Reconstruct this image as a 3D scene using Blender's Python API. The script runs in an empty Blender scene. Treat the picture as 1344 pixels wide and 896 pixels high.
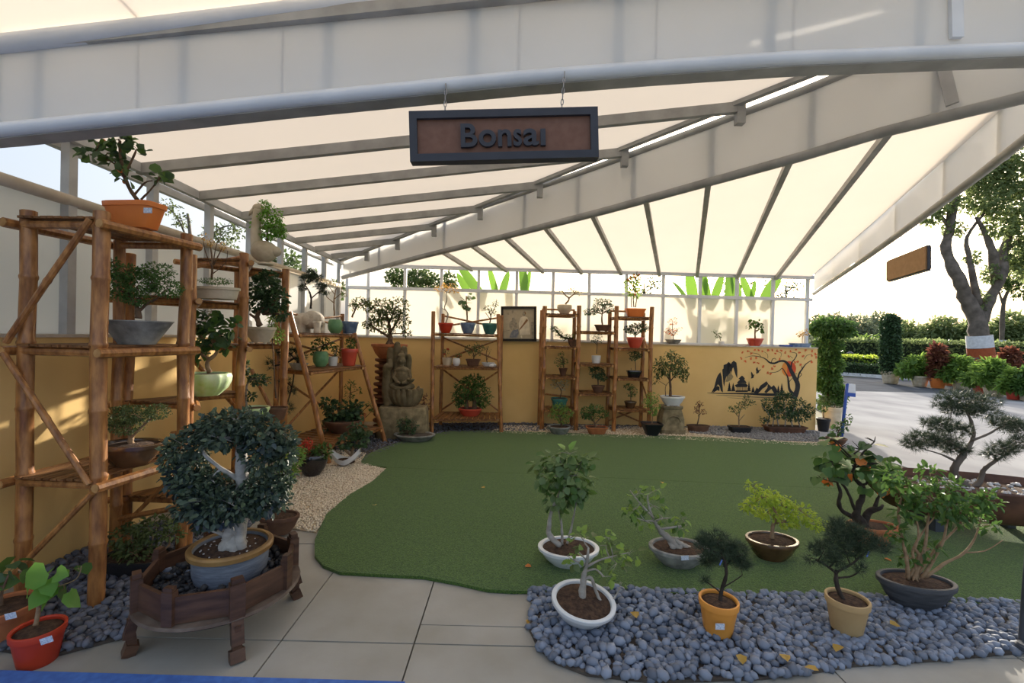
import bpy, math, random
import numpy as np
from mathutils import Vector, Matrix, Euler

sc = bpy.context.scene
COL = sc.collection
rnd = random.Random(7)
rng = np.random.default_rng(11)

# ------------------------------------------------------------------ camera
F_PX, EYE, H0, ROLL = 600.0, 1.5, 442.4, 0.0245
pitch = math.atan((448 - H0) / F_PX)
fwd = Vector((0, math.cos(pitch), -math.sin(pitch)))
up0 = Vector((0, math.sin(pitch), math.cos(pitch)))
rt0 = Vector((1, 0, 0))
rt = rt0 * math.cos(ROLL) + up0 * math.sin(ROLL)
up = up0 * math.cos(ROLL) - rt0 * math.sin(ROLL)
cam_d = bpy.data.cameras.new('camera')
cam_d.sensor_width = 36.0
cam_d.lens = F_PX / 1344 * 36.0
cam_d.clip_start, cam_d.clip_end = 0.05, 500
cam = bpy.data.objects.new('camera', cam_d)
COL.objects.link(cam)
mw = Matrix.Identity(4)
for i in range(3):
    mw[i][0], mw[i][1], mw[i][2] = rt[i], up[i], -fwd[i]
mw[2][3] = EYE
cam.matrix_world = mw
sc.camera = cam

# ------------------------------------------------------------------ light
SUN_EL, SUN_AZ = math.radians(15), math.radians(26)      # azimuth measured from +Y towards +X
w = bpy.data.worlds.new('sky')
sc.world = w
w.use_nodes = True
nt = w.node_tree
bg = nt.nodes['Background']
sky = nt.nodes.new('ShaderNodeTexSky')
sky.sky_type = 'NISHITA'
sky.sun_disc = False
sky.sun_elevation = SUN_EL
sky.sun_rotation = SUN_AZ
sky.air_density = 1.0
sky.dust_density = 8.0
sky.ozone_density = 1.5
hz = nt.nodes.new('ShaderNodeVectorMath')          # thin bright haze over the whole sky
hz.operation = 'ADD'
hz.inputs[1].default_value = (1.5, 1.56, 1.70)
nt.links.new(sky.outputs[0], hz.inputs[0])
nt.links.new(hz.outputs[0], bg.inputs[0])
bg.inputs[1].default_value = 0.30
sun_d = bpy.data.lights.new('sun', 'SUN')
sun_d.energy = 9.5
sun_d.angle = math.radians(1.2)
sun_d.color = (1.0, 0.91, 0.79)
sun = bpy.data.objects.new('sun', sun_d)
COL.objects.link(sun)
sd = Vector((math.sin(SUN_AZ) * math.cos(SUN_EL), math.cos(SUN_AZ) * math.cos(SUN_EL), math.sin(SUN_EL)))
sun.rotation_euler = sd.to_track_quat('Z', 'Y').to_euler()
sun.location = (0, 20, 15)
vs = sc.view_settings
vs.view_transform = 'Standard'
vs.look = 'None'
vs.exposure = -0.15
vs.gamma = 1.0
vs.use_curve_mapping = False
sc.cycles.max_bounces = 10
sc.cycles.transparent_max_bounces = 12
sc.cycles.transmission_bounces = 6
sc.cycles.diffuse_bounces = 5
sc.cycles.sample_clamp_indirect = 8

# ------------------------------------------------------------------ photo-frame helpers (give metres)
def ray(px, py):
    return fwd * F_PX + rt * (px - 672) + up * (448 - py)
def AT(px, py, Y):
    d = ray(px, py)
    k = Y / d.y
    return Vector((d.x * k, Y, EYE + d.z * k))
def G(px, py, z=0.0):
    d = ray(px, py)
    k = (z - EYE) / d.z
    return Vector((d.x * k, d.y * k, z))
def PL(px, py, p0, p1):                       # ray against the vertical plane over p0-p1
    d = ray(px, py)
    ex, ey = p1[0] - p0[0], p1[1] - p0[1]
    k = (p0[0] * ey - p0[1] * ex) / (d.x * ey - d.y * ex)
    return Vector((d.x * k, d.y * k, EYE + d.z * k))
def YB(px, py, z=0.0):
    return G(px, py, z).y

# ------------------------------------------------------------------ materials
MATS = {}
def _new(name):
    m = bpy.data.materials.new(name)
    m.use_nodes = True
    MATS[name] = m
    n = m.node_tree.nodes
    return m, n, m.node_tree.links, n['Principled BSDF']
def mat(name, c, c2=None, rough=0.6, scale=8.0, stretch=(1, 1, 1), bump=0.0, bscale=None, spec=0.3, metal=0.0, coat=0.0, detail=6, lo=0.35, hi=0.68):
    m, n, l, p = _new(name)
    p.inputs['Roughness'].default_value = rough
    p.inputs['Specular IOR Level'].default_value = spec
    p.inputs['Metallic'].default_value = metal
    p.inputs['Coat Weight'].default_value = coat
    tc = n.new('ShaderNodeTexCoord')
    mp = n.new('ShaderNodeMapping')
    mp.inputs['Scale'].default_value = stretch
    l.new(tc.outputs['Object'], mp.inputs[0])
    if c2 is None:
        c2 = tuple(x * 0.8 for x in c)
    nz = n.new('ShaderNodeTexNoise')
    nz.inputs['Scale'].default_value = scale
    nz.inputs['Detail'].default_value = detail
    l.new(mp.outputs[0], nz.inputs[0])
    r = n.new('ShaderNodeValToRGB')
    r.color_ramp.elements[0].position = lo
    r.color_ramp.elements[1].position = hi
    r.color_ramp.elements[0].color = (*c2, 1)
    r.color_ramp.elements[1].color = (*c, 1)
    l.new(nz.outputs[0], r.inputs[0])
    l.new(r.outputs[0], p.inputs['Base Color'])
    if bump:
        nb = n.new('ShaderNodeTexNoise')
        nb.inputs['Scale'].default_value = bscale or scale * 4
        nb.inputs['Detail'].default_value = 5
        l.new(mp.outputs[0], nb.inputs[0])
        b = n.new('ShaderNodeBump')
        b.inputs['Strength'].default_value = bump
        b.inputs['Distance'].default_value = 0.01
        l.new(nb.outputs[0], b.inputs['Height'])
        l.new(b.outputs[0], p.inputs['Normal'])
    return m
def leafmat(name, c, c2, trans=0.35, rough=0.45, spec=0.4):
    m, n, l, p = _new(name)
    g = n.new('ShaderNodeNewGeometry')
    r = n.new('ShaderNodeValToRGB')
    r.color_ramp.elements[0].color = (*c2, 1)
    r.color_ramp.elements[1].color = (*c, 1)
    l.new(g.outputs['Random Per Island'], r.inputs[0])
    l.new(r.outputs[0], p.inputs['Base Color'])
    p.inputs['Roughness'].default_value = rough
    p.inputs['Specular IOR Level'].default_value = spec
    t = n.new('ShaderNodeBsdfTranslucent')
    hs = n.new('ShaderNodeHueSaturation')
    hs.inputs['Value'].default_value = 1.6
    hs.inputs['Hue'].default_value = 0.485
    l.new(r.outputs[0], hs.inputs['Color'])
    l.new(hs.outputs[0], t.inputs[0])
    mx = n.new('ShaderNodeMixShader')
    mx.inputs[0].default_value = trans
    l.new(p.outputs[0], mx.inputs[1])
    l.new(t.outputs[0], mx.inputs[2])
    l.new(mx.outputs[0], n['Material Output'].inputs[0])
    return m
def sheetmat(name, ct, cd, mix=0.6, scale=1.5):
    m, n, l, p = _new(name)
    p.inputs['Roughness'].default_value = 0.35
    p.inputs['Specular IOR Level'].default_value = 0.3
    tc = n.new('ShaderNodeTexCoord')
    nz = n.new('ShaderNodeTexNoise')
    nz.inputs['Scale'].default_value = scale
    nz.inputs['Detail'].default_value = 8
    l.new(tc.outputs['Object'], nz.inputs[0])
    r = n.new('ShaderNodeValToRGB')
    r.color_ramp.elements[0].position, r.color_ramp.elements[1].position = 0.3, 0.7
    r.color_ramp.elements[0].color = (*(x * 0.9 for x in cd), 1)
    r.color_ramp.elements[1].color = (*cd, 1)
    l.new(nz.outputs[0], r.inputs[0])
    l.new(r.outputs[0], p.inputs['Base Color'])
    t = n.new('ShaderNodeBsdfTranslucent')
    t.inputs[0].default_value = (*ct, 1)
    mx = n.new('ShaderNodeMixShader')
    mx.inputs[0].default_value = mix
    l.new(p.outputs[0], mx.inputs[1])
    l.new(t.outputs[0], mx.inputs[2])
    l.new(mx.outputs[0], n['Material Output'].inputs[0])
    return m

mat('bamboo', (.46, .21, .065), (.20, .075, .023), .38, 7, (5, 5, 1.2), .15, 30, .45, coat=.15)
mat('bamboo_pale', (.55, .32, .13), (.36, .18, .06), .5, 14, (1, 1, 1))
mat('slat_wood', (.27, .13, .05), (.12, .05, .018), .55, 9, (2, .5, 2), .15)
mat('yellow_wall', (.80, .555, .235), (.74, .50, .20), .8, 2.2, (1, 1, 1), .08, 90, .15)
mat('ledge', (.62, .55, .45), (.45, .38, .28), .8, 6)
mat('steel_paint', (.56, .57, .57), (.42, .42, .42), .45, 5, (1, 1, 1), .05)
mat('steel_grey', (.42, .42, .41), (.30, .30, .29), .5, 6)
mat('steel_white', (.70, .74, .80), (.62, .66, .72), .4, 4)
mat('mast_grey', (.07, .08, .10), None, .5)
sheetmat('roof_sheet', (.95, .885, .80), (.82, .80, .77), .70)
sheetmat('fascia_sheet', (.93, .91, .87), (.86, .90, .95), .50)
sheetmat('wall_sheet', (.92, .88, .80), (.78, .77, .74), .60, 1.0)
mat('concrete', (.37, .36, .33), (.29, .275, .235), .75, 2.0, (1, 1, 1), .06, 40, .25)
mat('joint', (.31, .27, .21), None, .9)
mat('blue_mat', (.07, .17, .50), (.05, .12, .38), .8, 30)
mat('plaza', (.44, .44, .44), (.31, .31, .315), .9, 1.2, (1, .5, 1), .1, 18, 0)
mat('asphalt', (.13, .138, .15), (.10, .105, .115), .95, 1.5, (1, 1, 1), .1, 60, 0)
mat('soil_ground', (.16, .14, .09), (.08, .10, .04), .95, 1.2)
mat('bed_soil', (.10, .085, .07), (.05, .04, .035), .95, 14, (1, 1, 1), .4, 50)
mat('soil', (.10, .058, .035), (.035, .02, .014), .95, 45, (1, 1, 1), .8, 80)
mat('moss', (.12, .2, .03), (.05, .10, .015), .95, 30, (1, 1, 1), .6, 70)
def turfmat():
    m = mat('turf', (.105, .185, .038), (.034, .076, .016), .95, 110, (1, 1, 1), 1.0, 150, .1, detail=3)
    n, l = m.node_tree.nodes, m.node_tree.links
    p = n['Principled BSDF']
    p.inputs['Sheen Weight'].default_value = .15
    return m
turfmat()
mat('turf_edge', (.02, .03, .015), None, .95)
def pebmat(name, c, c2):
    m, n, l, p = _new(name)
    g = n.new('ShaderNodeNewGeometry')
    o = n.new('ShaderNodeObjectInfo')
    a = n.new('ShaderNodeMath'); a.operation = 'ADD'
    l.new(g.outputs['Random Per Island'], a.inputs[0]); l.new(o.outputs['Random'], a.inputs[1])
    f = n.new('ShaderNodeMath'); f.operation = 'FRACT'
    l.new(a.outputs[0], f.inputs[0])
    r = n.new('ShaderNodeValToRGB')
    r.color_ramp.elements[0].color = (*c2, 1); r.color_ramp.elements[1].color = (*c, 1)
    l.new(f.outputs[0], r.inputs[0])
    tc = n.new('ShaderNodeTexCoord')
    nz = n.new('ShaderNodeTexNoise'); nz.inputs['Scale'].default_value = 40; nz.inputs['Detail'].default_value = 4
    l.new(tc.outputs['Object'], nz.inputs[0])
    mx = n.new('ShaderNodeMix'); mx.data_type = 'RGBA'; mx.blend_type = 'MULTIPLY'; mx.inputs[0].default_value = .35
    l.new(r.outputs[0], mx.inputs[6]); l.new(nz.outputs[0], mx.inputs[7])
    l.new(mx.outputs[2], p.inputs['Base Color'])
    p.inputs['Roughness'].default_value = .66
    return m
pebmat('pebble_blue', (.27, .32, .42), (.105, .13, .18))
pebmat('pebble_dark', (.20, .22, .28), (.07, .078, .10))
pebmat('pebble_black', (.045, .045, .05), (.018, .018, .02))
pebmat('gravel_cream', (.95, .86, .69), (.70, .57, .41))
pebmat('gravel_grey', (.42, .42, .42), (.18, .18, .19))
pebmat('pebble_white', (.75, .75, .75), (.5, .5, .52))
# pots
mat('terracotta', (.50, .19, .075), (.36, .12, .05), .75, 10)
mat('orange_plastic', (.78, .25, .06), (.68, .19, .045), .45, 4)
mat('amber_plastic', (.74, .33, .06), (.66, .27, .05), .45, 4)
mat('red_plastic', (.52, .055, .022), (.44, .04, .018), .42, 4)
mat('red_glaze', (.62, .10, .06), (.5, .06, .035), .3, 6, spec=.5)
mat('tan_plastic', (.50, .35, .17), (.42, .28, .13), .5, 5)
mat('white_glaze', (.72, .74, .76), (.6, .62, .63), .3, 5, spec=.5)
mat('grey_stone', (.33, .33, .31), (.18, .18, .17), .85, 16, (1, 1, 1), .3, 50)
mat('blue_grey_clay', (.20, .23, .28), (.12, .14, .18), .75, 9, (1, 1, 6), .4, 20)
mat('ochre_glaze', (.33, .20, .07), (.20, .11, .04), .4, 8)
mat('brown_glaze', (.14, .075, .035), (.06, .03, .015), .25, 7, spec=.6, coat=.3)
mat('brown_clay', (.16, .085, .05), (.09, .045, .03), .7, 9)
mat('black_glaze', (.012, .013, .018), None, .12, spec=.6, coat=.5)
mat('black_plastic', (.025, .026, .03), None, .45)
mat('green_glaze', (.22, .42, .16), (.12, .30, .10), .3, 9, spec=.5)
mat('lime_glaze', (.38, .58, .16), (.60, .70, .45), .3, 9, spec=.5)
mat('jade_glaze', (.17, .36, .18), (.09, .25, .11), .3, 10, spec=.5)
mat('teal_glaze', (.06, .22, .19), (.03, .13, .12), .3, 10, spec=.5)
mat('blue_glaze', (.20, .29, .42), (.08, .14, .28), .3, 14, spec=.5)
mat('cream_glaze', (.62, .55, .42), (.5, .42, .30), .4, 8)
mat('cream_stone', (.60, .54, .42), (.40, .34, .24), .8, 7, (1, 1, 1), .2, 30)
mat('white_stone', (.66, .62, .54), (.42, .37, .30), .75, 9, (1, 1, 1), .25, 30)
mat('rust_metal', (.16, .075, .045), (.07, .035, .025), .6, 7)
mat('statue_stone', (.21, .165, .095), (.11, .085, .045), .8, 9, (1, 1, 1), .25, 40)
mat('pedestal_stone', (.30, .245, .145), (.15, .12, .068), .9, 12, (1, 1, 1), .5, 40)
mat('dark_wood', (.115, .058, .034), (.055, .027, .017), .45, 6, (1, 1, 6), .1, 30, .4)
mat('worn_wood', (.16, .125, .10), (.08, .055, .042), .7, 9)
mat('sign_board', (.20, .105, .075), (.17, .085, .06), .7, 30)
mat('sign_back', (.42, .25, .12), (.36, .21, .10), .7, 20)
mat('sign_frame', (.045, .048, .062), None, .45)
mat('chain_steel', (.35, .35, .36), None, .35, metal=.8)
mat('tag_white', (.75, .80, .88), (.35, .42, .55), .5, 160)
mat('frame_black', (.03, .025, .02), None, .5)
mat('paper', (.50, .43, .31), (.42, .36, .26), .7, 12)
mat('ink_grey', (.20, .18, .145), (.42, .37, .28), .8, 26)
mat('ink_pale', (.80, .72, .56), (.62, .55, .42), .8, 14)
mat('ink_brown', (.28, .15, .07), None, .8)
mat('ink_blue', (.12, .14, .20), (.3, .3, .3), .8, 20)
mat('paint_black', (.018, .018, .018), (.03, .03, .03), .6, 10)
mat('paint_grey', (.36, .27, .13), (.22, .17, .09), .7, 20, (1, 1, 8))
mat('paint_red', (.70, .10, .03), (.58, .07, .02), .6, 10)
mat('paint_orange', (.78, .30, .05), (.70, .22, .04), .6, 10)
mat('blossom_paint', (.72, .15, .04), (.6, .10, .03), .6, 40)
mat('blue_paint', (.04, .10, .42), None, .5)
mat('blue_tag', (.15, .25, .70), None, .5)
mat('white_paint', (.78, .80, .84), None, .6)
mat('rust_paint', (.42, .10, .035), None, .7)
mat('bark_grey', (.40, .37, .33), (.24, .22, .19), .8, 12, (1, 1, 2), .35, 40)
mat('bark_pale', (.44, .42, .39), (.27, .26, .24), .8, 14, (1, 1, 2), .3, 40)
mat('bark_brown', (.19, .12, .075), (.09, .055, .035), .85, 14, (1, 1, 2), .4, 40)
mat('bark_dark', (.055, .042, .034), (.025, .02, .016), .85, 14, (1, 1, 2), .4, 40)
mat('bark_tan', (.36, .25, .15), (.22, .14, .08), .85, 14, (1, 1, 2), .3, 40)
mat('tree_bark', (.20, .17, .145), (.10, .085, .07), .9, 3, (1, 1, 1), .4, 12)
leafmat('leaf_deep', (.07, .135, .052), (.028, .062, .028), .25)
leafmat('leaf_blue', (.055, .095, .060), (.030, .045, .070), .18)
leafmat('leaf_mid', (.095, .19, .045), (.04, .10, .022), .35)
leafmat('leaf_olive', (.13, .18, .06), (.055, .085, .03), .3)
leafmat('leaf_light', (.24, .38, .09), (.12, .22, .045), .45)
leafmat('leaf_lime', (.42, .52, .08), (.24, .36, .045), .5)
leafmat('leaf_fresh', (.16, .36, .06), (.09, .24, .035), .5)
leafmat('leaf_pine', (.055, .085, .045), (.028, .048, .028), .12)
leafmat('leaf_yellow', (.60, .40, .09), (.42, .26, .05), .4)
leafmat('leaf_orange', (.68, .25, .05), (.5, .15, .03), .35)
leafmat('leaf_red', (.60, .08, .04), (.42, .04, .025), .3)
leafmat('leaf_croton', (.28, .13, .06), (.11, .035, .03), .3)
leafmat('leaf_dusk', (.085, .125, .07), (.03, .05, .042), .2)
leafmat('leaf_fern', (.18, .31, .06), (.085, .17, .035), .45)
leafmat('leaf_sage', (.17, .25, .095), (.085, .15, .055), .35)
leafmat('leaf_far', (.22, .29, .12), (.12, .17, .065), .45)  # lighter green, distance haze put into the leaf colour
leafmat('banana_leaf', (.13, .27, .035), (.05, .14, .02), .45)
mat('clay_dark', (.22, .09, .042), (.13, .05, .025), .8, 12)
mat('slate_glaze', (.085, .09, .10), (.045, .048, .055), .55, 9, (1, 1, 6), .3, 20)
leafmat('leaf_pale', (.52, .50, .36), (.36, .36, .22), .35)
leafmat('leaf_bg', (.105, .165, .05), (.05, .09, .028), .4)
leafmat('leaf_haze', (.26, .30, .20), (.15, .19, .11), .4)  # air haze on the far trees is mixed into this colour

# ------------------------------------------------------------------ mesh helper
class M:
    def __init__(s):
        s.v, s.f = [], []
    def add(s, vs_, fs):
        b = len(s.v)
        s.v.extend(vs_)
        s.f.extend([tuple(i + b for i in f) for f in fs])
        return s
    def tube(s, pts, rad, n=8, cap=True):
        pts = [Vector(p) for p in pts]
        if not isinstance(rad, (list, tuple)):
            rad = [rad] * len(pts)
        b = len(s.v)
        prev = None
        for i, p in enumerate(pts):
            t = (pts[min(i + 1, len(pts) - 1)] - pts[max(i - 1, 0)])
            if t.length < 1e-9:
                t = Vector((0, 0, 1))
            t.normalize()
            if prev is None:
                a = Vector((1, 0, 0)) if abs(t.x) < .8 else Vector((0, 1, 0))
                u = (a - t * a.dot(t)).normalized()
            else:
                u = prev - t * prev.dot(t)
                u = u.normalized() if u.length > 1e-6 else Vector((1, 0, 0))
            prev = u
            w_ = t.cross(u)
            for k in range(n):
                a = 2 * math.pi * k / n
                s.v.append(p + (u * math.cos(a) + w_ * math.sin(a)) * rad[i])
        for i in range(len(pts) - 1):
            for k in range(n):
                a, c = b + i * n + k, b + i * n + (k + 1) % n
                s.f.append((a, c, c + n, a + n))
        if cap:
            s.f.append(tuple(b + k for k in reversed(range(n))))
            e = b + (len(pts) - 1) * n
            s.f.append(tuple(e + k for k in range(n)))
        return s
    def bar(s, p0, p1, wd, ht, upv=(0, 0, 1)):
        p0, p1 = Vector(p0), Vector(p1)
        t = (p1 - p0).normalized()
        u = Vector(upv)
        sd_ = t.cross(u)
        sd_ = sd_.normalized() if sd_.length > 1e-6 else Vector((1, 0, 0))
        u = sd_.cross(t).normalized()
        vs_ = [p + sd_ * a * wd / 2 + u * c * ht / 2 for p in (p0, p1) for a, c in ((-1, -1), (1, -1), (1, 1), (-1, 1))]
        return s.add(vs_, [(3, 2, 1, 0), (4, 5, 6, 7), (0, 1, 5, 4), (1, 2, 6, 5), (2, 3, 7, 6), (3, 0, 4, 7)])
    def box(s, c, d, R=None):
        c = Vector(c)
        vs_ = []
        for z in (-1, 1):
            for x, y in ((-1, -1), (1, -1), (1, 1), (-1, 1)):
                q = Vector((x * d[0] / 2, y * d[1] / 2, z * d[2] / 2))
                vs_.append(c + (R @ q if R else q))
        return s.add(vs_, [(3, 2, 1, 0), (4, 5, 6, 7), (0, 1, 5, 4), (1, 2, 6, 5), (2, 3, 7, 6), (3, 0, 4, 7)])
    def prism(s, poly, z0, z1):
        n = len(poly)
        ar = sum(poly[i][0] * poly[(i + 1) % n][1] - poly[(i + 1) % n][0] * poly[i][1] for i in range(n))
        if ar < 0:
            poly = poly[::-1]
        vs_ = [Vector((p[0], p[1], z0)) for p in poly] + [Vector((p[0], p[1], z1)) for p in poly]
        return s.add(vs_, [tuple(reversed(range(n))), tuple(range(n, 2 * n))] + [(i, (i + 1) % n, n + (i + 1) % n, n + i) for i in range(n)])
    def slab(s, pts, nrm, th):                       # polygon pts extruded along nrm
        pts = [Vector(p) for p in pts]
        n = len(pts)
        nv = Vector(nrm).normalized() * th
        return s.add(pts + [p + nv for p in pts], [tuple(range(n)), tuple(reversed(range(n, 2 * n)))] + [(i, n + i, n + (i + 1) % n, (i + 1) % n) for i in range(n)])
    def flat(s, pts):
        return s.add([Vector(p) for p in pts], [tuple(range(len(pts)))])
    def lathe(s, prof, n=24, c=(0, 0, 0), sx=1, sy=1, ex=2.0, flute=None, rot=0, cap0=True, R=None, cap1=True):
        c = Vector(c)
        b = len(s.v)
        for r, z in prof:
            for k in range(n):
                a = 2 * math.pi * k / n
                ca, sa = math.cos(a), math.sin(a)
                q = (abs(ca) ** ex + abs(sa) ** ex) ** (-1 / ex) if ex != 2 else 1
                if flute:
                    q *= 1 + flute[1] * math.cos(flute[0] * a)
                x, y = ca * q * r * sx, sa * q * r * sy
                if rot:
                    x, y = x * math.cos(rot) - y * math.sin(rot), x * math.sin(rot) + y * math.cos(rot)
                v = Vector((x, y, z))
                s.v.append(c + (R @ v if R else v))
        for i in range(len(prof) - 1):
            for k in range(n):
                a, d = b + i * n + k, b + i * n + (k + 1) % n
                s.f.append((a, d, d + n, a + n))
        if cap0:
            s.f.append(tuple(b + k for k in reversed(range(n))))
        e = b + (len(prof) - 1) * n
        if cap1:
            s.f.append(tuple(e + k for k in range(n)))
        return s
    def ball(s, c, r, n=12, m=8, R=None):
        r = r if isinstance(r, (list, tuple)) else (r, r, r)
        pr = [(math.sin(math.pi * (i + .02) / m if i == 0 else math.pi * min(i, m - .02) / m), -math.cos(math.pi * i / m)) for i in range(m + 1)]
        b = len(s.v)
        s.lathe(pr, n)
        c = Vector(c)
        for i in range(b, len(s.v)):
            q = s.v[i]
            q = Vector((q.x * r[0], q.y * r[1], q.z * r[2]))
            s.v[i] = c + (R @ q if R else q)
        return s
    def build(s, name, m, parent=None, smooth=False, kind=None, flat_angle=None):
        o0 = origin(parent)
        me = bpy.data.meshes.new(name)
        me.from_pydata([tuple(Vector(v) - o0) for v in s.v], [], s.f)
        return _obj(name, me, m, parent, smooth, kind)
def smooth_me(me, on=True):
    me.polygons.foreach_set('use_smooth', [on] * len(me.polygons))
ORI = {}
def origin(p):
    return ORI.get(p.name, Vector((0, 0, 0))) if p is not None else Vector((0, 0, 0))
def _obj(name, me, m, parent, smooth=False, kind=None):
    if m is not None and not me.materials:
        me.materials.append(MATS[m] if isinstance(m, str) else m)
    if smooth:
        smooth_me(me)
        if smooth == 'auto':
            try:
                me.set_sharp_from_angle(angle=math.radians(38))
            except Exception:
                pass
    o = bpy.data.objects.new(name, me)
    COL.objects.link(o)
    if parent is not None:
        o.parent = parent
        ORI[o.name] = origin(parent)
    if kind:
        o['kind'] = kind
    return o
def npmesh(name, V, Fc):
    me = bpy.data.meshes.new(name)
    V = np.ascontiguousarray(V, dtype=np.float32)
    Fc = np.ascontiguousarray(Fc, dtype=np.int32)
    me.vertices.add(len(V)); me.vertices.foreach_set('co', V.ravel())
    me.loops.add(Fc.size); me.loops.foreach_set('vertex_index', Fc.ravel())
    me.polygons.add(len(Fc)); me.polygons.foreach_set('loop_start', np.arange(0, Fc.size, Fc.shape[1], dtype=np.int32))
    me.update(calc_edges=True)
    me.validate()
    return me
def thing(name, label, cat, loc, group=None):
    o = bpy.data.objects.new(name, None)
    o.empty_display_size = .05
    COL.objects.link(o)
    o.location = loc
    ORI[o.name] = Vector(loc)
    o['label'], o['category'] = label, cat
    if group:
        o['group'] = group
    return o
def tag(o, label, cat, group=None):
    o['label'], o['category'] = label, cat
    if group:
        o['group'] = group
    return o
def struct(name, mm, m, parent=None, smooth=False):
    o = mm.build(name, m, parent, smooth)
    if parent is None:
        o['kind'] = 'structure'
    return o
def piece(name, me, parent, loc, rot=None, scale=(1, 1, 1)):      # an instance of a shared mesh
    o = bpy.data.objects.new(name, me)
    COL.objects.link(o)
    o.parent = parent
    o.location = Vector(loc) - origin(parent)
    if rot is not None:
        o.rotation_euler = rot
    o.scale = scale
    return o
# ================================================================== STRUCTURE
A = (-2.95, 7.90); B = (5.41, 8.09); P = (3.20, 2.20); FL = (-2.80, 1.55)
EAVE, SILL, WTOP = 2.74, 2.31, 1.43
wdir = Vector((B[0] - A[0], B[1] - A[1], 0)).normalized()      # along the back wall
wn = Vector((wdir.y, -wdir.x, 0))                              # its normal, towards the viewer
ldir = Vector((A[0] - FL[0], A[1] - FL[1], 0)).normalized()    # along the left wall, going away
ln = Vector((ldir.y, -ldir.x, 0))                              # its normal, into the room
def V2(p, z=0.0):
    return Vector((p[0], p[1], z))
def BW(t, z, off=0.0):                                         # point on the back wall
    return V2(A, z) + wdir * t + wn * off
BL = (V2(B) - V2(A)).length
def WALLPX(px, py, off=0.0):
    a, b = BW(0, 0, off), BW(1, 0, off)
    return PL(px, py, a, b)
def wt(px):                                                    # distance along the back wall for a photo column
    return (WALLPX(px, 440) - V2(A, 0)).dot(wdir)
def onz(p, z):
    return Vector((p[0], p[1], z))

# ground outside and inside
m = M(); m.prism([(-90, -30), (90, -30), (90, 120), (-90, 120)], -.30, -.06)
struct('ground', m, 'soil_ground')
fl = M(); fl.prism([(-3.4, -3), (6.4, -3), (6.4, 8.4), (-3.4, 8.4)], -.06, -.022)
floor = struct('floor', fl, 'joint')
# slabs of the forecourt, joints as in the photo
jx = sorted([G(436, 752).x, G(556, 820).x])
rows = [(-1.2, -.1), (-.1, .95), (.95, 2.0), (2.0, 2.345), (2.345, 3.4)]
xs = [-3.35, -2.36, G(400, 800).x, G(545, 840).x, G(545, 840).x + .98, G(545, 840).x + 1.96, G(545, 840).x + 2.94, G(545, 840).x + 3.92, G(545, 840).x + 4.9]
row_y = [-2.9, -1.9, -.9, .1, 1.1, YB(600, 846), YB(600, 846) + 1.02, YB(600, 846) + 2.04, YB(600, 846) + 3.06]
for j in range(len(row_y) - 1):
    for i in range(len(xs) - 1):
        g = .004
        b = M(); y0, y1 = row_y[j], row_y[j + 1]
        cells = [(y0, y1)]
        if j == 5 and i == 3:
            ym = YB(650, 822)
            cells = [(y0, ym), (ym, y1)]
        for (ya, yb) in cells:
            b = M(); b.box(((xs[i] + xs[i + 1]) / 2, (ya + yb) / 2, -.016), (xs[i + 1] - xs[i] - 2 * g, yb - ya - 2 * g, .032 + rnd.uniform(0, .003)))
            b.build('slab', 'concrete', floor)
m = M(); m.prism([(5.0, 3.0), (5.0, 8.6), (6.4, 8.6), (9, 15.2), (60, 15.2), (60, -20), (6.4, -20), (6.4, 3.0)], -.055, -.012)
struct('trim_1', m, 'plaza')
m = M(); m.prism([(-60, 15.2), (60, 15.2), (60, 21.5), (22, 20.5), (14, 22.5), (-60, 26)], -.055, -.02)
struct('trim_2', m, 'asphalt')
m = M(); m.prism([(-3.35, YB(250, 892) - 3.5), (-.42, YB(520, 901) - 3.5), (-.42, YB(520, 901)), (-2.4, YB(0, 886)), (-3.35, YB(0, 886))], .018, .024)
tag(m.build('floor_mat', 'blue_mat'), 'blue mat along the bottom left edge of the paved floor', 'mat')

# turf: two lengths meeting at a seam
front = [(508, 617), (490, 633), (458, 652), (428, 678), (413, 712), (413, 733), (424, 746), (446, 755), (500, 758), (556, 761), (600, 769), (640, 778), (672, 780), (720, 780), (800, 781), (900, 783), (1000, 786), (1100, 789), (1200, 793), (1300, 797), (1420, 801)]
right_ = [(1440, 740), (1340, 690), (1260, 650), (1180, 612)]
seamR = (1150, 640)
back_ = [(1086, 583), (1040, 582), (985, 578), (930, 575), (880, 573), (820, 572), (760, 570), (700, 568), (640, 566), (590, 567), (555, 574), (520, 583), (490, 594), (474, 603), (474, 611), (508, 615)]
def gp(l, z=0.0):
    return [tuple(G(x, y, z)[:2]) for x, y in l]
t = thing('artificial_turf', 'green artificial turf mat with wavy edges covering the middle of the floor', 'turf mat', G(700, 660))
b = M(); b.prism(gp([(508, 615.4)] + front[1:] + right_[:3] + [(1172, 647.4)]), .003, .022); b.build('turf_strip', 'turf', t)
b = M(); b.prism(gp([(1172, 647), (1180, 612)] + back_), .003, .020); b.build('turf_strip', 'turf', t)

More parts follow.
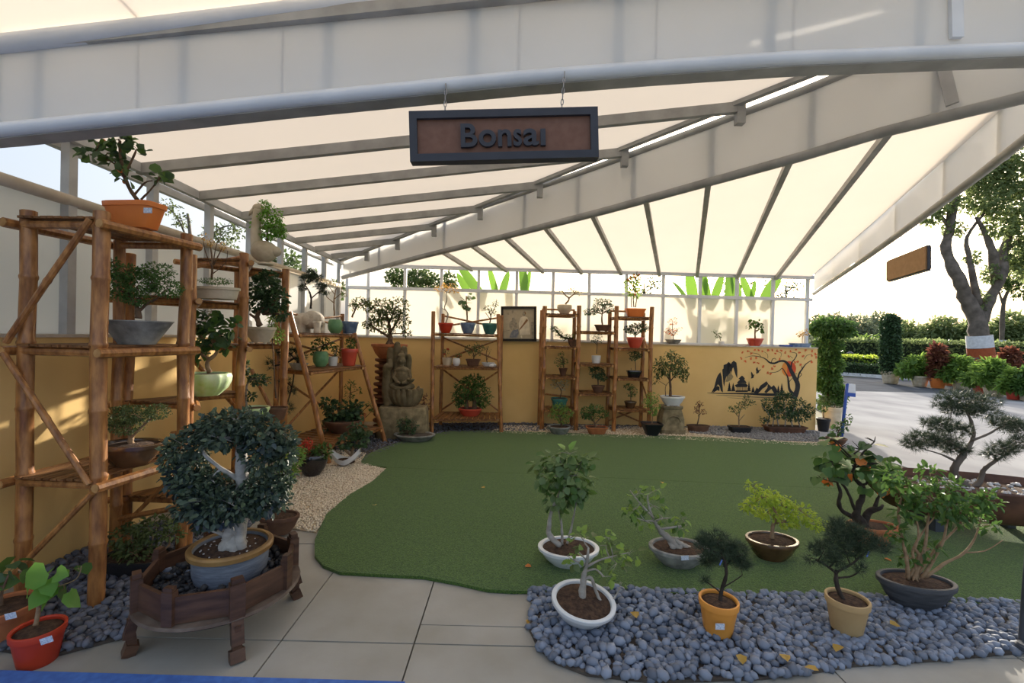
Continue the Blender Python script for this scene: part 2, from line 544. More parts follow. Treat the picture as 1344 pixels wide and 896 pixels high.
# left wall
LL = (V2(A) - V2(FL)).length
def LW(s, z, off=0.0):
    return V2(FL, z) + ldir * s + ln * off
m = M(); m.slab([LW(0, -.05), LW(LL, -.05), LW(LL, WTOP), LW(0, WTOP)], -ln, .16)
wl = struct('wall_left', m, 'yellow_wall')
b = M(); b.bar(LW(0, WTOP + .01, -.08), LW(LL, WTOP + .01, -.08), .18, .02); b.build('ledge', 'ledge', wl)
npan = 9
for i in range(npan):
    s0, s1 = LL * i / npan, LL * (i + 1) / npan
    b = M(); b.slab([LW(s0 + .02, WTOP + .02, -.075), LW(s1 - .02, WTOP + .02, -.075), LW(s1 - .02, SILL, -.075), LW(s0 + .02, SILL, -.075)], -ln, .008)
    b.build('frosted_panel', 'wall_sheet', wl)
for i in range(npan + 1):
    s0 = min(max(LL * i / npan, .03), LL - .03)
    b = M(); b.bar(LW(s0, WTOP + .02, -.05), LW(s0, EAVE - .02, -.05), .055, .06, ldir); b.build('post', 'steel_paint', wl)
b = M(); b.tube([LW(0, SILL, -.035), LW(LL, SILL, -.035)], .036, 10); b.build('sill_pipe', 'ledge', wl, True)
b = M(); b.bar(LW(0, EAVE - .05, -.16), LW(LL, EAVE - .05, -.16), .05, .06); b.build('wall_plate', 'steel_paint', wl)
b = M(); b.bar(LW(0, EAVE - .03, .0), LW(LL, EAVE - .03, .0), .05, .07); b.build('eave_rail', 'steel_paint', wl)

# back wall
m = M(); m.slab([BW(-.1, -.05), BW(BL, -.05), BW(BL, WTOP), BW(-.1, WTOP)], -wn, .28)
wb = struct('wall_back', m, 'yellow_wall')
b = M(); b.bar(BW(0, WTOP + .01, -.13), BW(BL, WTOP + .01, -.13), .3, .02); b.build('ledge', 'ledge', wb)
pxs = [478, 527, 576, 626, 677, 726, 774.5, 824.5, 874, 923.5, 973, 1021.5, 1068]
ts = [0.02] + [wt(x) for x in pxs]
for i in range(len(ts) - 1):
    b = M(); b.slab([BW(ts[i] + .02, WTOP + .04, -.22), BW(ts[i + 1] - .02, WTOP + .04, -.22), BW(ts[i + 1] - .02, SILL, -.22), BW(ts[i] + .02, SILL, -.22)], -wn, .008)
    b.build('frosted_panel', 'wall_sheet', wb)
for s0 in ts:
    b = M(); b.bar(BW(s0, WTOP + .02, -.20), BW(s0, EAVE, -.20), .05, .05, wdir); b.build('post', 'steel_white', wb)
b = M(); b.bar(BW(0, SILL, -.19), BW(BL, SILL, -.19), .06, .055); b.build('transom', 'steel_white', wb)
b = M(); b.bar(BW(0, EAVE - .03, -.18), BW(BL, EAVE - .03, -.18), .07, .075); b.build('eave_rail', 'steel_white', wb)
b = M(); b.bar(BW(0, WTOP + .035, -.20), BW(BL, WTOP + .035, -.20), .05, .03); b.build('bottom_rail', 'steel_white', wb)

# ---- roof: two folded planes
KL, KR = .129, .13
def zl(x):
    return EAVE + KL * (x + 2.85)
def zr(p):
    d = (Vector((p[0], p[1], 0)) - V2(A)).dot(wn)
    return EAVE + KR * d
AP = Vector((P[0] - A[0], P[1] - A[1], 0)); APl = AP.length; APd = AP / APl
APn = Vector((-APd.y, APd.x, 0))
if APn.x < 0: APn = -APn                                       # towards the back wall / right roof
def diag(Y):                                                   # x on beam 2's line at depth Y
    return A[0] + (A[1] - Y) / (A[1] - P[1]) * (P[0] - A[0])
rafY = [2.85, 3.47, 4.13, 4.80, 5.42, 6.02, 6.60, 7.18]
roofL = struct('ceiling', M().slab([(-2.98, 7.86, zl(-2.98)), (-2.98, 2.1, zl(-2.98)), (3.0, 2.1, zl(3.0)), (3.0, 2.32, zl(3.0)), (-2.75, 7.62, zl(-2.75))], (0, 0, 1), .012), 'roof_sheet')
for Y in rafY:
    x1 = diag(Y) - .12
    if x1 < -2.6: continue
    b = M(); b.bar((-2.86, Y, zl(-2.86) - .04), (x1, Y + .02, zl(x1) - .04), .05, .075); b.build('rafter', 'steel_grey', roofL)
    b = M(); b.bar((x1 - .02, Y + .02, zl(x1) - .17), (x1 - .02, Y + .02, zl(x1)), .06, .06, (0, 1, 0)); b.build('bracket', 'steel_grey', roofL)
pa, pb = Vector((-2.85, 7.78, 0)), Vector((3.05, 2.31, 0))
off = -APn * .10
b = M(); b.bar(onz(pa + off, zl(pa.x) - .02), onz(pb + off, zl(pb.x) - .02), .05, .045); b.build('edge_purlin', 'steel_grey', roofL)
b = M(); b.bar((-2.86, 2.12, zl(-2.86) - .03), (3.05, 2.12, zl(3.05) - .03), .05, .05); b.build('edge_purlin', 'steel_grey', roofL)

roofR = struct('ceiling_right', M().slab([onz(V2(A) - wn * .3, zr(V2(A) - wn * .3)), onz(V2(B) - wn * .3, zr(V2(B) - wn * .3)), (P[0] + .05, P[1], zr(P))], (0, 0, 1), .012), 'roof_sheet')
BPd = Vector((P[0] - B[0], P[1] - B[1], 0)).normalized()
for px in (610, 657, 706, 757.7, 811, 862.5, 913, 967, 1019):
    q = BW(wt(px), 0)
    q0_ = q - BPd * .22
    a, bb = Vector((q.x - A[0], q.y - A[1])), APd
    den = BPd.x * (-APd.y) + APd.x * BPd.y
    dx, dy = A[0] - q.x, A[1] - q.y
    k = (dx * (-APd.y) + APd.x * dy) / den
    e = q + BPd * (k - .06)
    b = M(); b.bar(onz(q0_, zr(q0_) - .035), onz(e, zr(e) - .035), .055, .06); b.build('rafter', 'steel_grey', roofR)

# ---- fascia beams
def beam(name, pts, hts, n_, th, sheet, mtl, posts, label=None, rlow=.04, rup=.03, deep=.0):
    lows = [Vector(p) for p in pts]
    m = M()
    r_ = struct(name, M().tube(lows, rlow, 10), mtl, None, True)
    ups = [p + Vector((0, 0, h)) for p, h in zip(lows, hts)]
    b = M(); b.tube(ups, rup, 10); b.build('upper_chord', mtl, r_, True)
    nv = Vector(n_)
    if deep:
        b = M()
        for i in range(len(lows) - 1):
            b.bar(lows[i] + nv * deep / 2 - Vector((0, 0, .012)), lows[i + 1] + nv * deep / 2 - Vector((0, 0, .012)), deep, .05)
        b.build('lower_plate', 'rust_metal' if deep > .1 else 'steel_grey', r_)  # darker metal than the chord, underside shade put into the colour
    for i in range(len(lows) - 1):
        b = M(); b.slab([lows[i], lows[i + 1], ups[i + 1], ups[i]], nv, .006); b.build('fascia_panel', sheet, r_)
    for s in posts:
        # s: fraction along the polyline in x
        x = lows[0].x + (lows[-1].x - lows[0].x) * s
        for i in range(len(lows) - 1):
            x0, x1 = lows[i].x, lows[i + 1].x
            if (x0 <= x <= x1) or (x1 <= x <= x0):
                k = (x - x0) / (x1 - x0)
                p0 = lows[i].lerp(lows[i + 1], k) + nv * .035; p1 = ups[i].lerp(ups[i + 1], k) + nv * .035
                b = M(); b.bar(p0, p1, .05, .05, nv); b.build('post', 'steel_grey', r_)
                break
    return r_, lows, ups
# beam 1 over the entrance
b1px = [(-128, 178), (0, 168), (180, 150), (370, 130), (680, 100), (860, 86), (1040, 74), (1344, 62), (1480, 60)]
F1a, F1b = (-2.8, 2.1), (3.2, 2.2)
lo1 = [PL(x, y + 3, F1a, F1b) for x, y in b1px]
hts1 = [.39, .39, .40, .41, .43, .42, .44, .48, .50]
posts1 = []
for px in (50, 240, 430, 620, 810, 1010, 1205):
    q = PL(px, 120, F1a, F1b); posts1.append((q.x - lo1[0].x) / (lo1[-1].x - lo1[0].x))
beam1, lo1, up1 = beam('trim_3', lo1, hts1, (0, 1, 0), .006, 'fascia_sheet', 'steel_white', posts1, rlow=.033, rup=.045, deep=.09)
q0, q1 = PL(1252, 52, F1a, F1b), PL(1250, -40, F1a, F1b)
b = M(); b.bar(q0 - Vector((0, .012, 0)), q1 - Vector((0, .012, 0)), .055, .02, (0, 1, 0)); b.build('strap', 'steel_white', beam1)
ov = [u + Vector((0, 0, .045)) for u in up1]
ov2 = [u + Vector((0, -.62, .10)) for u in ov]
b = M()
for i in range(len(ov) - 1):
    b.slab([ov[i], ov[i + 1], ov2[i + 1], ov2[i]], (0, 0, 1), .01)
b.build('overhang_sheet', 'roof_sheet', beam1)
# beam 2, the valley beam to the back left corner
b2 = [((450, 364), .37), ((560, 335), .40), ((660, 311), .43), ((800, 275), .45), ((927, 240), .46), ((1050, 206), .47), ((1156, 174), .48), ((1344, 128), .50), ((1440, 105), .50)]
lo2 = [PL(x, y, A, P) for (x, y), h in b2]
pp = []
for px in (500, 585, 690, 760, 832, 934, 1064, 1226):
    q = PL(px, 200, A, P); pp.append((q.x - lo2[0].x) / (lo2[-1].x - lo2[0].x))
beam2, lo2, up2 = beam('trim_4', lo2, [h for _, h in b2], APn, .006, 'fascia_sheet', 'steel_grey', pp, rlow=.035, rup=.03)
q0, q1 = PL(1250, 138, A, P), PL(1236, 80, A, P)
b = M(); b.bar(q0 - APn * .015, q1 - APn * .015, .06, .02, APn); b.build('strap', 'steel_paint', beam2)
# beam 3, right edge
b3 = [((1068, 385), .39), ((1140, 336), .42), ((1215, 282), .46), ((1286, 229), .50), ((1344, 184), .53), ((1420, 128), .55)]
lo3 = [PL(x, y, B, P) for (x, y), h in b3]
BPn = Vector((-BPd.y, BPd.x, 0))
if BPn.x < 0: BPn = -BPn
pp = []
for px in (1098, 1132, 1178, 1240, 1310):
    q = PL(px, 200, B, P); pp.append((q.x - lo3[0].x) / (lo3[-1].x - lo3[0].x))
beam3, lo3, up3 = beam('trim_5', lo3, [h for _, h in b3], BPn, .006, 'fascia_sheet', 'steel_grey', pp, rlow=.035, rup=.028)
# mast at the right edge
m = M(); m.tube([G(1345, 852, 0), (2.70, 2.26, 3.0)], .026, 12); m.lathe([(.035, 0), (.035, .02), (.027, .03)], 16, c=G(1345, 852, .02))
tag(m.build('mast', 'mast_grey', None, 'auto'), 'dark grey steel post standing at the right edge of the pebble bed', 'post')

# ---- pebbles and gravel
def ico():
    bm = __import__('bmesh').new()
    __import__('bmesh').ops.create_icosphere(bm, subdivisions=1, radius=1)
    Vv = np.array([v.co[:] for v in bm.verts]); Ff = np.array([[v.index for v in f.verts] for f in bm.faces])
    bm.free()
    return Vv, Ff
IV, IF = ico()
OV = np.array([(1, 0, 0), (-1, 0, 0), (0, 1, 0), (0, -1, 0), (0, 0, 1), (0, 0, -1)], float)
OF = np.array([(0, 2, 4), (2, 1, 4), (1, 3, 4), (3, 0, 4), (2, 0, 5), (1, 2, 5), (3, 1, 5), (0, 3, 5)])
def inpoly(p, poly):
    x, y = p; c = False; n = len(poly)
    for i in range(n):
        x0, y0 = poly[i]; x1, y1 = poly[i - 1]
        if (y0 > y) != (y1 > y) and x < (x1 - x0) * (y - y0) / (y1 - y0) + x0:
            c = not c
    return c
def sample(poly, n, mind=0.0, avoid=()):
    x0, x1 = min(p[0] for p in poly), max(p[0] for p in poly); y0, y1 = min(p[1] for p in poly), max(p[1] for p in poly)
    out, grid, tries = [], {}, 0
    while len(out) < n and tries < n * 40:
        tries += 1
        p = (rnd.uniform(x0, x1), rnd.uniform(y0, y1))
        if not inpoly(p, poly): continue
        if mind:
            k = (int(p[0] / mind), int(p[1] / mind))
            if any((p[0] - q[0]) ** 2 + (p[1] - q[1]) ** 2 < mind * mind for a in (-1, 0, 1) for d in (-1, 0, 1) for q in grid.get((k[0] + a, k[1] + d), ())): continue
            if any((p[0] - a) ** 2 + (p[1] - d) ** 2 < r * r for a, d, r in avoid): continue
            grid.setdefault(k, []).append(p)
        out.append(p)
    return out
def rotm(n):
    a = rng.uniform(0, 2 * np.pi, n); b = rng.normal(0, .35, n); c = rng.normal(0, .35, n)
    ca, sa, cb, sb, cc, sc_ = np.cos(a), np.sin(a), np.cos(b), np.sin(b), np.cos(c), np.sin(c)
    R = np.zeros((n, 3, 3))
    R[:, 0, 0] = ca * cb; R[:, 0, 1] = ca * sb * sc_ - sa * cc; R[:, 0, 2] = ca * sb * cc + sa * sc_
    R[:, 1, 0] = sa * cb; R[:, 1, 1] = sa * sb * sc_ + ca * cc; R[:, 1, 2] = sa * sb * cc - ca * sc_
    R[:, 2, 0] = -sb; R[:, 2, 1] = cb * sc_; R[:, 2, 2] = cb * cc
    return R
def scatter(TV, TF, pos, scl):
    n = len(pos)
    V = np.einsum('nij,nkj->nki', rotm(n), TV[None] * scl[:, None, :]) + pos[:, None, :]
    F = TF[None] + (np.arange(n) * len(TV))[:, None, None]
    return V.reshape(-1, 3), F.reshape(-1, TF.shape[1])
PEB = []
for k in range(8):
    s3 = np.array([1, rng.uniform(.68, .95), rng.uniform(.55, .75)])
    Vv = IV * s3 * (1 + rng.normal(0, .05, (len(IV), 1)))
    me = npmesh('pebble', Vv, IF); smooth_me(me)
    PEB.append(me)
PEBM = {}
def pebble_bed(name, label, poly, mtl, size, n_, mind, avoid, near=(0, 0), base='bed_soil', z=.0, keep=300, layers=True):
    cx = sum(p[0] for p in poly) / len(poly); cy = sum(p[1] for p in poly) / len(poly)
    t = thing(name, label, 'pebbles', (cx, cy, z))
    b = M(); b.prism(poly, z + .002, z + .016); b.build('bed', base, t)
    pts = sample(poly, n_, mind, avoid)
    pts.sort(key=lambda p: (p[0] - near[0]) ** 2 + (p[1] - near[1]) ** 2)
    if mtl not in PEBM:
        PEBM[mtl] = []
        for me in PEB:
            c = me.copy(); c.materials.append(MATS[mtl]); PEBM[mtl].append(c)
    for p in pts[:keep]:
        s_ = size * rnd.uniform(.72, 1.25)
        piece('pebble', rnd.choice(PEBM[mtl]), t, (p[0], p[1], z + .012 + s_ * rnd.uniform(.45, 1.0)), (rnd.gauss(0, .3), rnd.gauss(0, .3), rnd.uniform(0, 6.28)), (s_, s_, s_))
    rest = pts[keep:] + (sample(poly, int(n_ * .9), mind * .8, avoid) if layers else [])
    if rest:
        n = len(rest)
        pos = np.array([(p[0], p[1], z + .012 + rnd.uniform(0, size * .5)) for p in rest]) - np.array(origin(t))
        scl = size * rng.uniform(.65, 1.15, (n, 1)) * np.stack([np.ones(n), rng.uniform(.7, .95, n), rng.uniform(.55, .75, n)], 1)
        Vv, Ff = scatter(IV, IF, pos, scl)
        o = _obj('pebble_mass', npmesh('pebble_mass', Vv, Ff), mtl, t, True, 'stuff')
    return t
def clampw(poly):                                          # keep ground beds inside the walls
    out = []
    for x, y in poly:
        x = max(x, FL[0] + (y - FL[1]) / (A[1] - FL[1]) * (A[0] - FL[0]) + .015)
        y = min(y, A[1] + (x - A[0]) * (B[1] - A[1]) / (B[0] - A[0]) - .02)
        out.append((x, y))
    return out
def gravel(name, label, poly, mtl, size, n_, base, z=0.0):
    poly = clampw(poly)
    cx = sum(p[0] for p in poly) / len(poly); cy = sum(p[1] for p in poly) / len(poly)
    t = thing(name, label, 'gravel', (cx, cy, z))
    t['kind'] = 'stuff'
    b = M(); b.prism(poly, z + .001, z + .010); b.build('bed', base, t)
    pts = sample(poly, n_)
    pos = np.array([(p[0], p[1], z + .010 + rnd.uniform(0, size * .6)) for p in pts]) - np.array(origin(t))
    scl = size * rng.uniform(.6, 1.25, (len(pts), 1)) * np.stack([np.ones(len(pts)), rng.uniform(.6, 1, len(pts)), rng.uniform(.5, .8, len(pts))], 1)
    Vv, Ff = scatter(OV, OF, pos, scl)
    _obj('gravel_chips', npmesh('gravel_chips', Vv, Ff), mtl, t, False, 'stuff')
    return t
mat('gravel_base_cream', (.55, .45, .31), (.38, .29, .19), .95, 60)
mat('gravel_base_grey', (.25, .25, .25), (.12, .12, .12), .95, 60)
pb = gp([(694, 775), (698, 800), (694, 828), (706, 852), (728, 872), (770, 888), (860, 898), (1000, 893), (1060, 886), (1120, 876), (1240, 868), (1344, 858), (1420, 852), (1424, 796), (1344, 793), (1200, 789), (1100, 785), (1000, 782), (900, 779), (800, 777)])
AVOID = [(G(765, 815)[0], G(765, 815)[1], .10), (G(943, 828)[0], G(943, 828)[1], .07), (G(1112, 826)[0], G(1112, 826)[1], .07)]
pebble_bed('pebble_bed', 'bed of blue grey river pebbles along the front edge of the turf', pb, 'pebble_blue', .029, 1000, .037, AVOID, (.6, 2.0))
pl_ = gp([(-20, 852), (60, 866), (165, 838), (170, 790), (240, 740), (300, 720), (330, 690), (350, 668), (300, 668), (200, 690), (100, 712), (20, 735), (-20, 752)])
pebble_bed('pebble_bed', 'bed of dark slate pebbles under the left bamboo racks', clampw(pl_), 'pebble_dark', .027, 900, .037, [], (-2, 2), layers=True)
gl = gp([(352, 668), (390, 612), (430, 590), (480, 596), (474, 609), (508, 617), (490, 634), (458, 653), (430, 677), (415, 700), (372, 693), (340, 700)])
gravel('gravel_patch', 'cream gravel strip between the turf and the left racks', gl, 'gravel_cream', .013, 9000, 'gravel_base_cream')
gb = gp([(640, 569), (700, 571), (770, 574), (860, 577), (930, 580), (1010, 584), (1084, 587), (1082, 577), (1000, 570), (900, 562), (800, 559), (660, 559)])
gravel('gravel_patch', 'thin cream gravel strip between the turf and the back wall', gb, 'gravel_cream', .013, 5000, 'gravel_base_cream', .001)
gg = gp([(905, 569), (960, 574), (1010, 579), (1074, 581), (1076, 568), (1000, 560), (905, 560)])
gravel('gravel_patch', 'grey gravel bank in front of the painted wall', gg, 'gravel_grey', .017, 2600, 'gravel_base_grey', .012)
gd = gp([(440, 596), (475, 606), (520, 586), (556, 576), (600, 569), (660, 569), (720, 566), (850, 562), (900, 563), (900, 557), (660, 554), (560, 556), (500, 562), (440, 575)])
gravel('gravel_patch', 'dark gravel along the foot of the back wall behind the racks', gd, 'pebble_dark', .017, 3500, 'bed_soil')
# ================================================================== RACKS
def wob(p0, p1, n, amp):
    p0, p1 = Vector(p0), Vector(p1)
    return [p0.lerp(p1, i / n) + (Vector((rnd.gauss(0, amp), rnd.gauss(0, amp), 0)) if 0 < i < n else Vector((0, 0, 0))) for i in range(n + 1)]
def bamboo(p0, p1, r, name, parent, n=10, nodes=True, mtl='bamboo', taper=1.0):
    L = (Vector(p1) - Vector(p0)).length
    k = max(1, int(L / .33))
    pts, rad = [], []
    base = wob(p0, p1, k, r * .12)
    for i in range(k + 1):
        rr = r * (1 + (taper - 1) * i / k)
        if nodes and 0 < i < k:
            d = (base[i + 1] - base[i - 1]).normalized()
            for dz, q in ((-.018, 1.0), (-.005, 1.10), (.004, 1.12), (.016, 1.0)):
                pts.append(base[i] + d * dz); rad.append(rr * q)
        else:
            pts.append(base[i]); rad.append(rr)
    b = M(); b.tube(pts, rad, n)
    o = b.build(name, mtl, parent, 'auto')
    for p, s_ in ((pts[0], -1), (pts[-1], 1)):
        if s_ < 0 and p.z < .02: continue
        d = (pts[-1] - pts[0]).normalized() * s_
        M().tube([p, p + d * .003], r * .86, 8).build('cut_end', 'bamboo_pale', o)
    return o
def shelf(t, a, b_, c, d, z, n=9, ext=.06, r=.022, slat_t=.012, side=-1):
    a, b_, c, d = (Vector((p[0], p[1], 0)) for p in (a, b_, c, d))
    Z = Vector((0, 0, 1))
    fx = (b_ - a).normalized()
    for p, q, s_ in ((a, d, -1), (b_, c, 1)):
        dr = (q - p).normalized()
        p, q = p + fx * s_ * side * (.034 + r), q + fx * s_ * side * (.034 + r)
        bamboo(p - dr * ext + Z * (z - r), q + dr * .03 + Z * (z - r), r, 'bearer', t, 8, False)
    bamboo(a + Z * (z - r), b_ + Z * (z - r), r * .85, 'rail', t, 8, False)
    bamboo(d + Z * (z - r), c + Z * (z - r), r * .85, 'rail', t, 8, False)
    for i in range(n):
        k0 = (i + .08) / n; k1 = (i + .92) / n
        km = (k0 + k1) / 2
        p, q = a.lerp(b_, km), d.lerp(c, km)
        dr = (q - p).normalized()
        wd = (b_ - a).length * (k1 - k0)
        m = M(); m.bar(p - dr * (.03 + rnd.uniform(0, .012)) + Z * (z + slat_t / 2 + .001), q + dr * .02 + Z * (z + slat_t / 2 + .001), wd, slat_t * rnd.uniform(.8, 1.1))
        m.build('slat', 'slat_wood', t)
R_POST = .034
# rack A: tall, near left
def X3(p, z): return Vector((p[0], p[1], z))
a, b_, c, d = (-2.60, 2.45), (-2.19, 2.43), (-2.11, 2.95), (-2.56, 2.97)
rA = thing('bamboo_rack', 'tall near bamboo rack with zigzag braces at the left edge', 'shelf rack', (-2.37, 2.7, 0), 'bamboo plant racks')
for p, h, q in ((a, 2.11, .036), (b_, 2.11, .038), (c, 2.11, .034), (d, 2.06, .032)):
    bamboo(X3(p, 0), X3(p, h), q, 'post', rA, 12)
for z in (2.06, 1.39, .69):
    shelf(rA, (a[0], a[1] - .02), (b_[0], b_[1] - .02), c, d, z, 10, .05, .026, side=1)
zA = {0: 2.074, 1: 1.404, 2: .704}
for p, q in (((118, 288), (8, 449)), ((4, 463), (117, 635)), ((121, 647), (14, 757))):
    bamboo(AT(p[0], p[1], 2.385), AT(q[0], q[1], 2.385), .016, 'brace', rA, 8)
bamboo(X3(d, .25), X3(c, .35), .018, 'rail', rA, 8)
bamboo(X3(d, .15), X3((c[0], c[1] + .02), .62), .014, 'brace', rA, 8)
# rack B: two bays behind it
e0, f0 = (-2.60, 3.10), (-2.17, 3.08)
e1, f1 = (-2.62, 3.70), (-2.17, 3.68)
e2, f2 = (-2.66, 4.42), (-2.20, 4.42)
rB = thing('bamboo_rack', 'bamboo rack with two staggered bays behind the tall near rack', 'shelf rack', (-2.4, 3.75, 0), 'bamboo plant racks')
for p, h in ((e0, 2.0), (f0, 2.0), (e1, 2.08), (f1, 2.12), (e2, 2.1), (f2, 2.1)):
    bamboo(X3(p, 0), X3(p, h), .034, 'post', rB, 12)
for z in (1.71, 1.0, .36):
    shelf(rB, e0, f0, e1, f1, z, 10, side=1)
for z in (2.06, 1.375, .68):
    shelf(rB, e1, f1, e2, f2, z, 10, side=1)
bamboo(X3(e1, 1.3), X3((e2[0] + .05, e2[1]), .7), .018, 'brace', rB, 8)
bamboo(AT(330, 485, 4.35), AT(362, 548, 4.35), .018, 'brace', rB, 8)
bamboo(X3(e1, 2.0), X3(f1, 2.09), .02, 'rail', rB, 8)

def aframe(label, fl_, fr_, bl_, br_, tops, levels, h):
    """front feet lean back towards the rear posts; levels are shelf heights"""
    t = thing('bamboo_rack', label, 'shelf rack', ((fl_[0] + fr_[0]) / 2, (fl_[1] + fr_[1]) / 2, 0), 'bamboo plant racks')
    F = [Vector((*fl_, 0)), Vector((*fr_, 0))]; Bk = [Vector((*bl_, 0)), Vector((*br_, 0))]
    T = [Vector(tops[0]), Vector(tops[1])]
    for f, tp in zip(F, T):
        bamboo(f, tp, .031, 'post', t, 10)
    for q in Bk:
        bamboo(q, q + Vector((0, 0, h)), .029, 'post', t, 10)
    for z in levels:
        p = [f.lerp(tp, z / tp.z) for f, tp in zip(F, T)]
        shelf(t, p[0], p[1], Bk[1], Bk[0], z, 12, .05, .02)
    bz = [levels[0], levels[1], levels[2]]
    off = Vector((0, 0, 0))
    for i, j in ((0, 1), (1, 0)):
        bamboo(Bk[i] + Vector((0, 0, .25)), Bk[j] + Vector((0, 0, bz[1] - .06)), .015, 'brace', t, 8)
        bamboo(Bk[i] + Vector((0, 0, bz[1] + .08)), Bk[j] + Vector((0, 0, bz[2] - .06)), .015, 'brace', t, 8)
        bamboo(Bk[i] + Vector((0, 0, bz[2] + .12)), Bk[j] + Vector((0, 0, h - .03)), .015, 'brace', t, 8)
    return t
rC = aframe('bamboo step rack with leaning legs standing against the left wall', (-2.05, 5.2), (-1.73, 6.34), (-2.72, 5.30), (-2.50, 6.72),
            [(-2.50, 5.12, 1.72), (-2.16, 6.25, 1.50)], (.20, 1.05, 1.48), 1.78)
rD = aframe('bamboo rack with crossed braces between the fountain and the framed picture', (-1.19, 6.95), (-.13, 7.12), (-1.16, 7.62), (-.18, 7.66),
            [(-1.24, 7.15, 1.87), (-.23, 7.30, 1.86)], (.22, 1.01, 1.53), 1.86)
# rack E: three bays at the back
tE = [(.52, 7.42), (1.075, 7.42), (1.69, 7.44), (2.27, 7.46)]
uE = [(.50, 7.82), (1.06, 7.83), (1.665, 7.84), (2.245, 7.85)]
rE = thing('bamboo_rack', 'wide bamboo rack with three staggered bays against the back wall', 'shelf rack', (1.39, 7.63, 0), 'bamboo plant racks')
for p in tE: bamboo(X3(p, 0), X3(p, 2.03 + rnd.uniform(-.02, .02)), .036, 'post', rE, 10)
for p in uE: bamboo(X3(p, 0), X3(p, 1.97), .033, 'post', rE, 10)
LE = {0: (1.89, 1.36, .87, .33), 1: (1.62, 1.09, .61), 2: (1.87, 1.36, .87, .36)}
for k, zs in LE.items():
    for z in zs:
        shelf(rE, tE[k], tE[k + 1], uE[k + 1], uE[k], z, 6, .05, .02)
for k in (0, 2):
    bamboo(X3(uE[k], 1.99), X3(uE[k + 1], 1.99), .016, 'rail', rE, 8)
bamboo(X3(uE[2], .1), X3(uE[3], .33), .014, 'brace', rE, 8); bamboo(X3(uE[3], .1), X3(uE[2], .33), .014, 'brace', rE, 8)
bamboo(X3(uE[0], .55), X3(uE[1], .5), .016, 'rail', rE, 8)
bamboo(X3(tE[3], .45), X3(uE[3], .8), .014, 'brace', rE, 8)
bamboo(X3(tE[3], 1.2), X3(uE[3], 1.6), .014, 'brace', rE, 8)

# ================================================================== PLANT MACHINERY
PROF = {  # outer profile, radius and height relative to rim / height
    'flower': [(.70, 0), (.72, .02), (.94, .80), (1.0, .81), (1.02, .98), (1.0, 1.0)],
    'bowl': [(.55, 0), (.57, .04), (.78, .35), (.93, .75), (.94, .80), (1.0, .82), (1.01, .97), (.99, 1.0)],
    'saucer': [(.60, 0), (.62, .08), (.80, .30), (.96, .80), (1.0, .85), (1.0, 1.0)],
    'tray': [(.85, 0), (.86, .1), (.93, .75), (1.0, .80), (1.0, 1.0)],
    'cone': [(.50, 0), (.52, .04), (.98, .95), (1.0, .96), (1.0, 1.0)],
    'urn': [(.52, 0), (.55, .04), (.86, .35), (.98, .65), (1.0, .85), (.96, .97), (.93, 1.0)],
    'drum': [(.88, 0), (.92, .08), (.97, .3), (.98, .78), (1.05, .82), (1.07, .95), (1.03, 1.0)],
    'mug': [(.80, 0), (.84, .05), (.97, .5), (1.0, 1.0)],
    'globe': [(.55, 0), (.62, .04), (.92, .28), (1.0, .55), (.92, .82), (.80, .97), (.78, 1.0)],
}
def pot(t, style, mtl, c, r, h, n=28, ay=1.0, ex=2.0, flute=None, rot=0.0, soil='soil', thick=.10, R=None, lift=0.0, fill=.90):
    c = Vector(c)
    pr = [(a * r, b * h) for a, b in PROF[style]]
    ri = pr[-1][0]
    zi = h * fill
    inner = [(ri - thick * r, h), (ri - thick * r - .004, h * .97), (ri - (thick + .03) * r, zi - .02 * h)]
    m = M()
    if lift:
        for k in range(4):
            a = math.pi / 4 + k * math.pi / 2 + rot
            m.lathe([(.10 * r, -lift), (.12 * r, .02 * h)], 8, c=c + Vector((math.cos(a) * r * .62, math.sin(a) * r * .62 * ay, lift)), R=R)
        c = c + Vector((0, 0, lift))
    m.lathe(pr + inner, n, c, 1, ay, ex, flute, rot, R=R)
    o = m.build('pot', mtl, t, 'auto')
    rs = ri - (thick + .02) * r
    s_ = M()
    s_.lathe([(rs, zi - .05 * h), (rs * .96, zi), (rs * .5, zi + .05 * h), (.001, zi + .07 * h)], n, c, 1, ay, ex, None, rot, cap0=False, R=R)
    s_.build('soil', soil, t, True)
    return o
LEAF_T = np.array([(0, 0, 0), (.30, .46, .10), (.72, .34, .06), (1, 0, -.10), (.72, -.34, .06), (.30, -.46, .10)], float)
LEAF_F = np.array([(0, 3, 2, 1), (0, 5, 4, 3)])
HEART_T = np.array([(0, 0, 0), (.45, 0, .03), (1, 0, -.12), (-.09, .27, .06), (.15, .52, .09), (.62, .40, .05), (-.09, -.27, .06), (.15, -.52, .09), (.62, -.40, .05)], float)
HEART_F = np.array([(0, 1, 4, 3), (1, 2, 5, 4), (0, 6, 7, 1), (1, 7, 8, 2)])
def unit(v):
    return v / np.maximum(np.linalg.norm(v, axis=-1, keepdims=True), 1e-9)
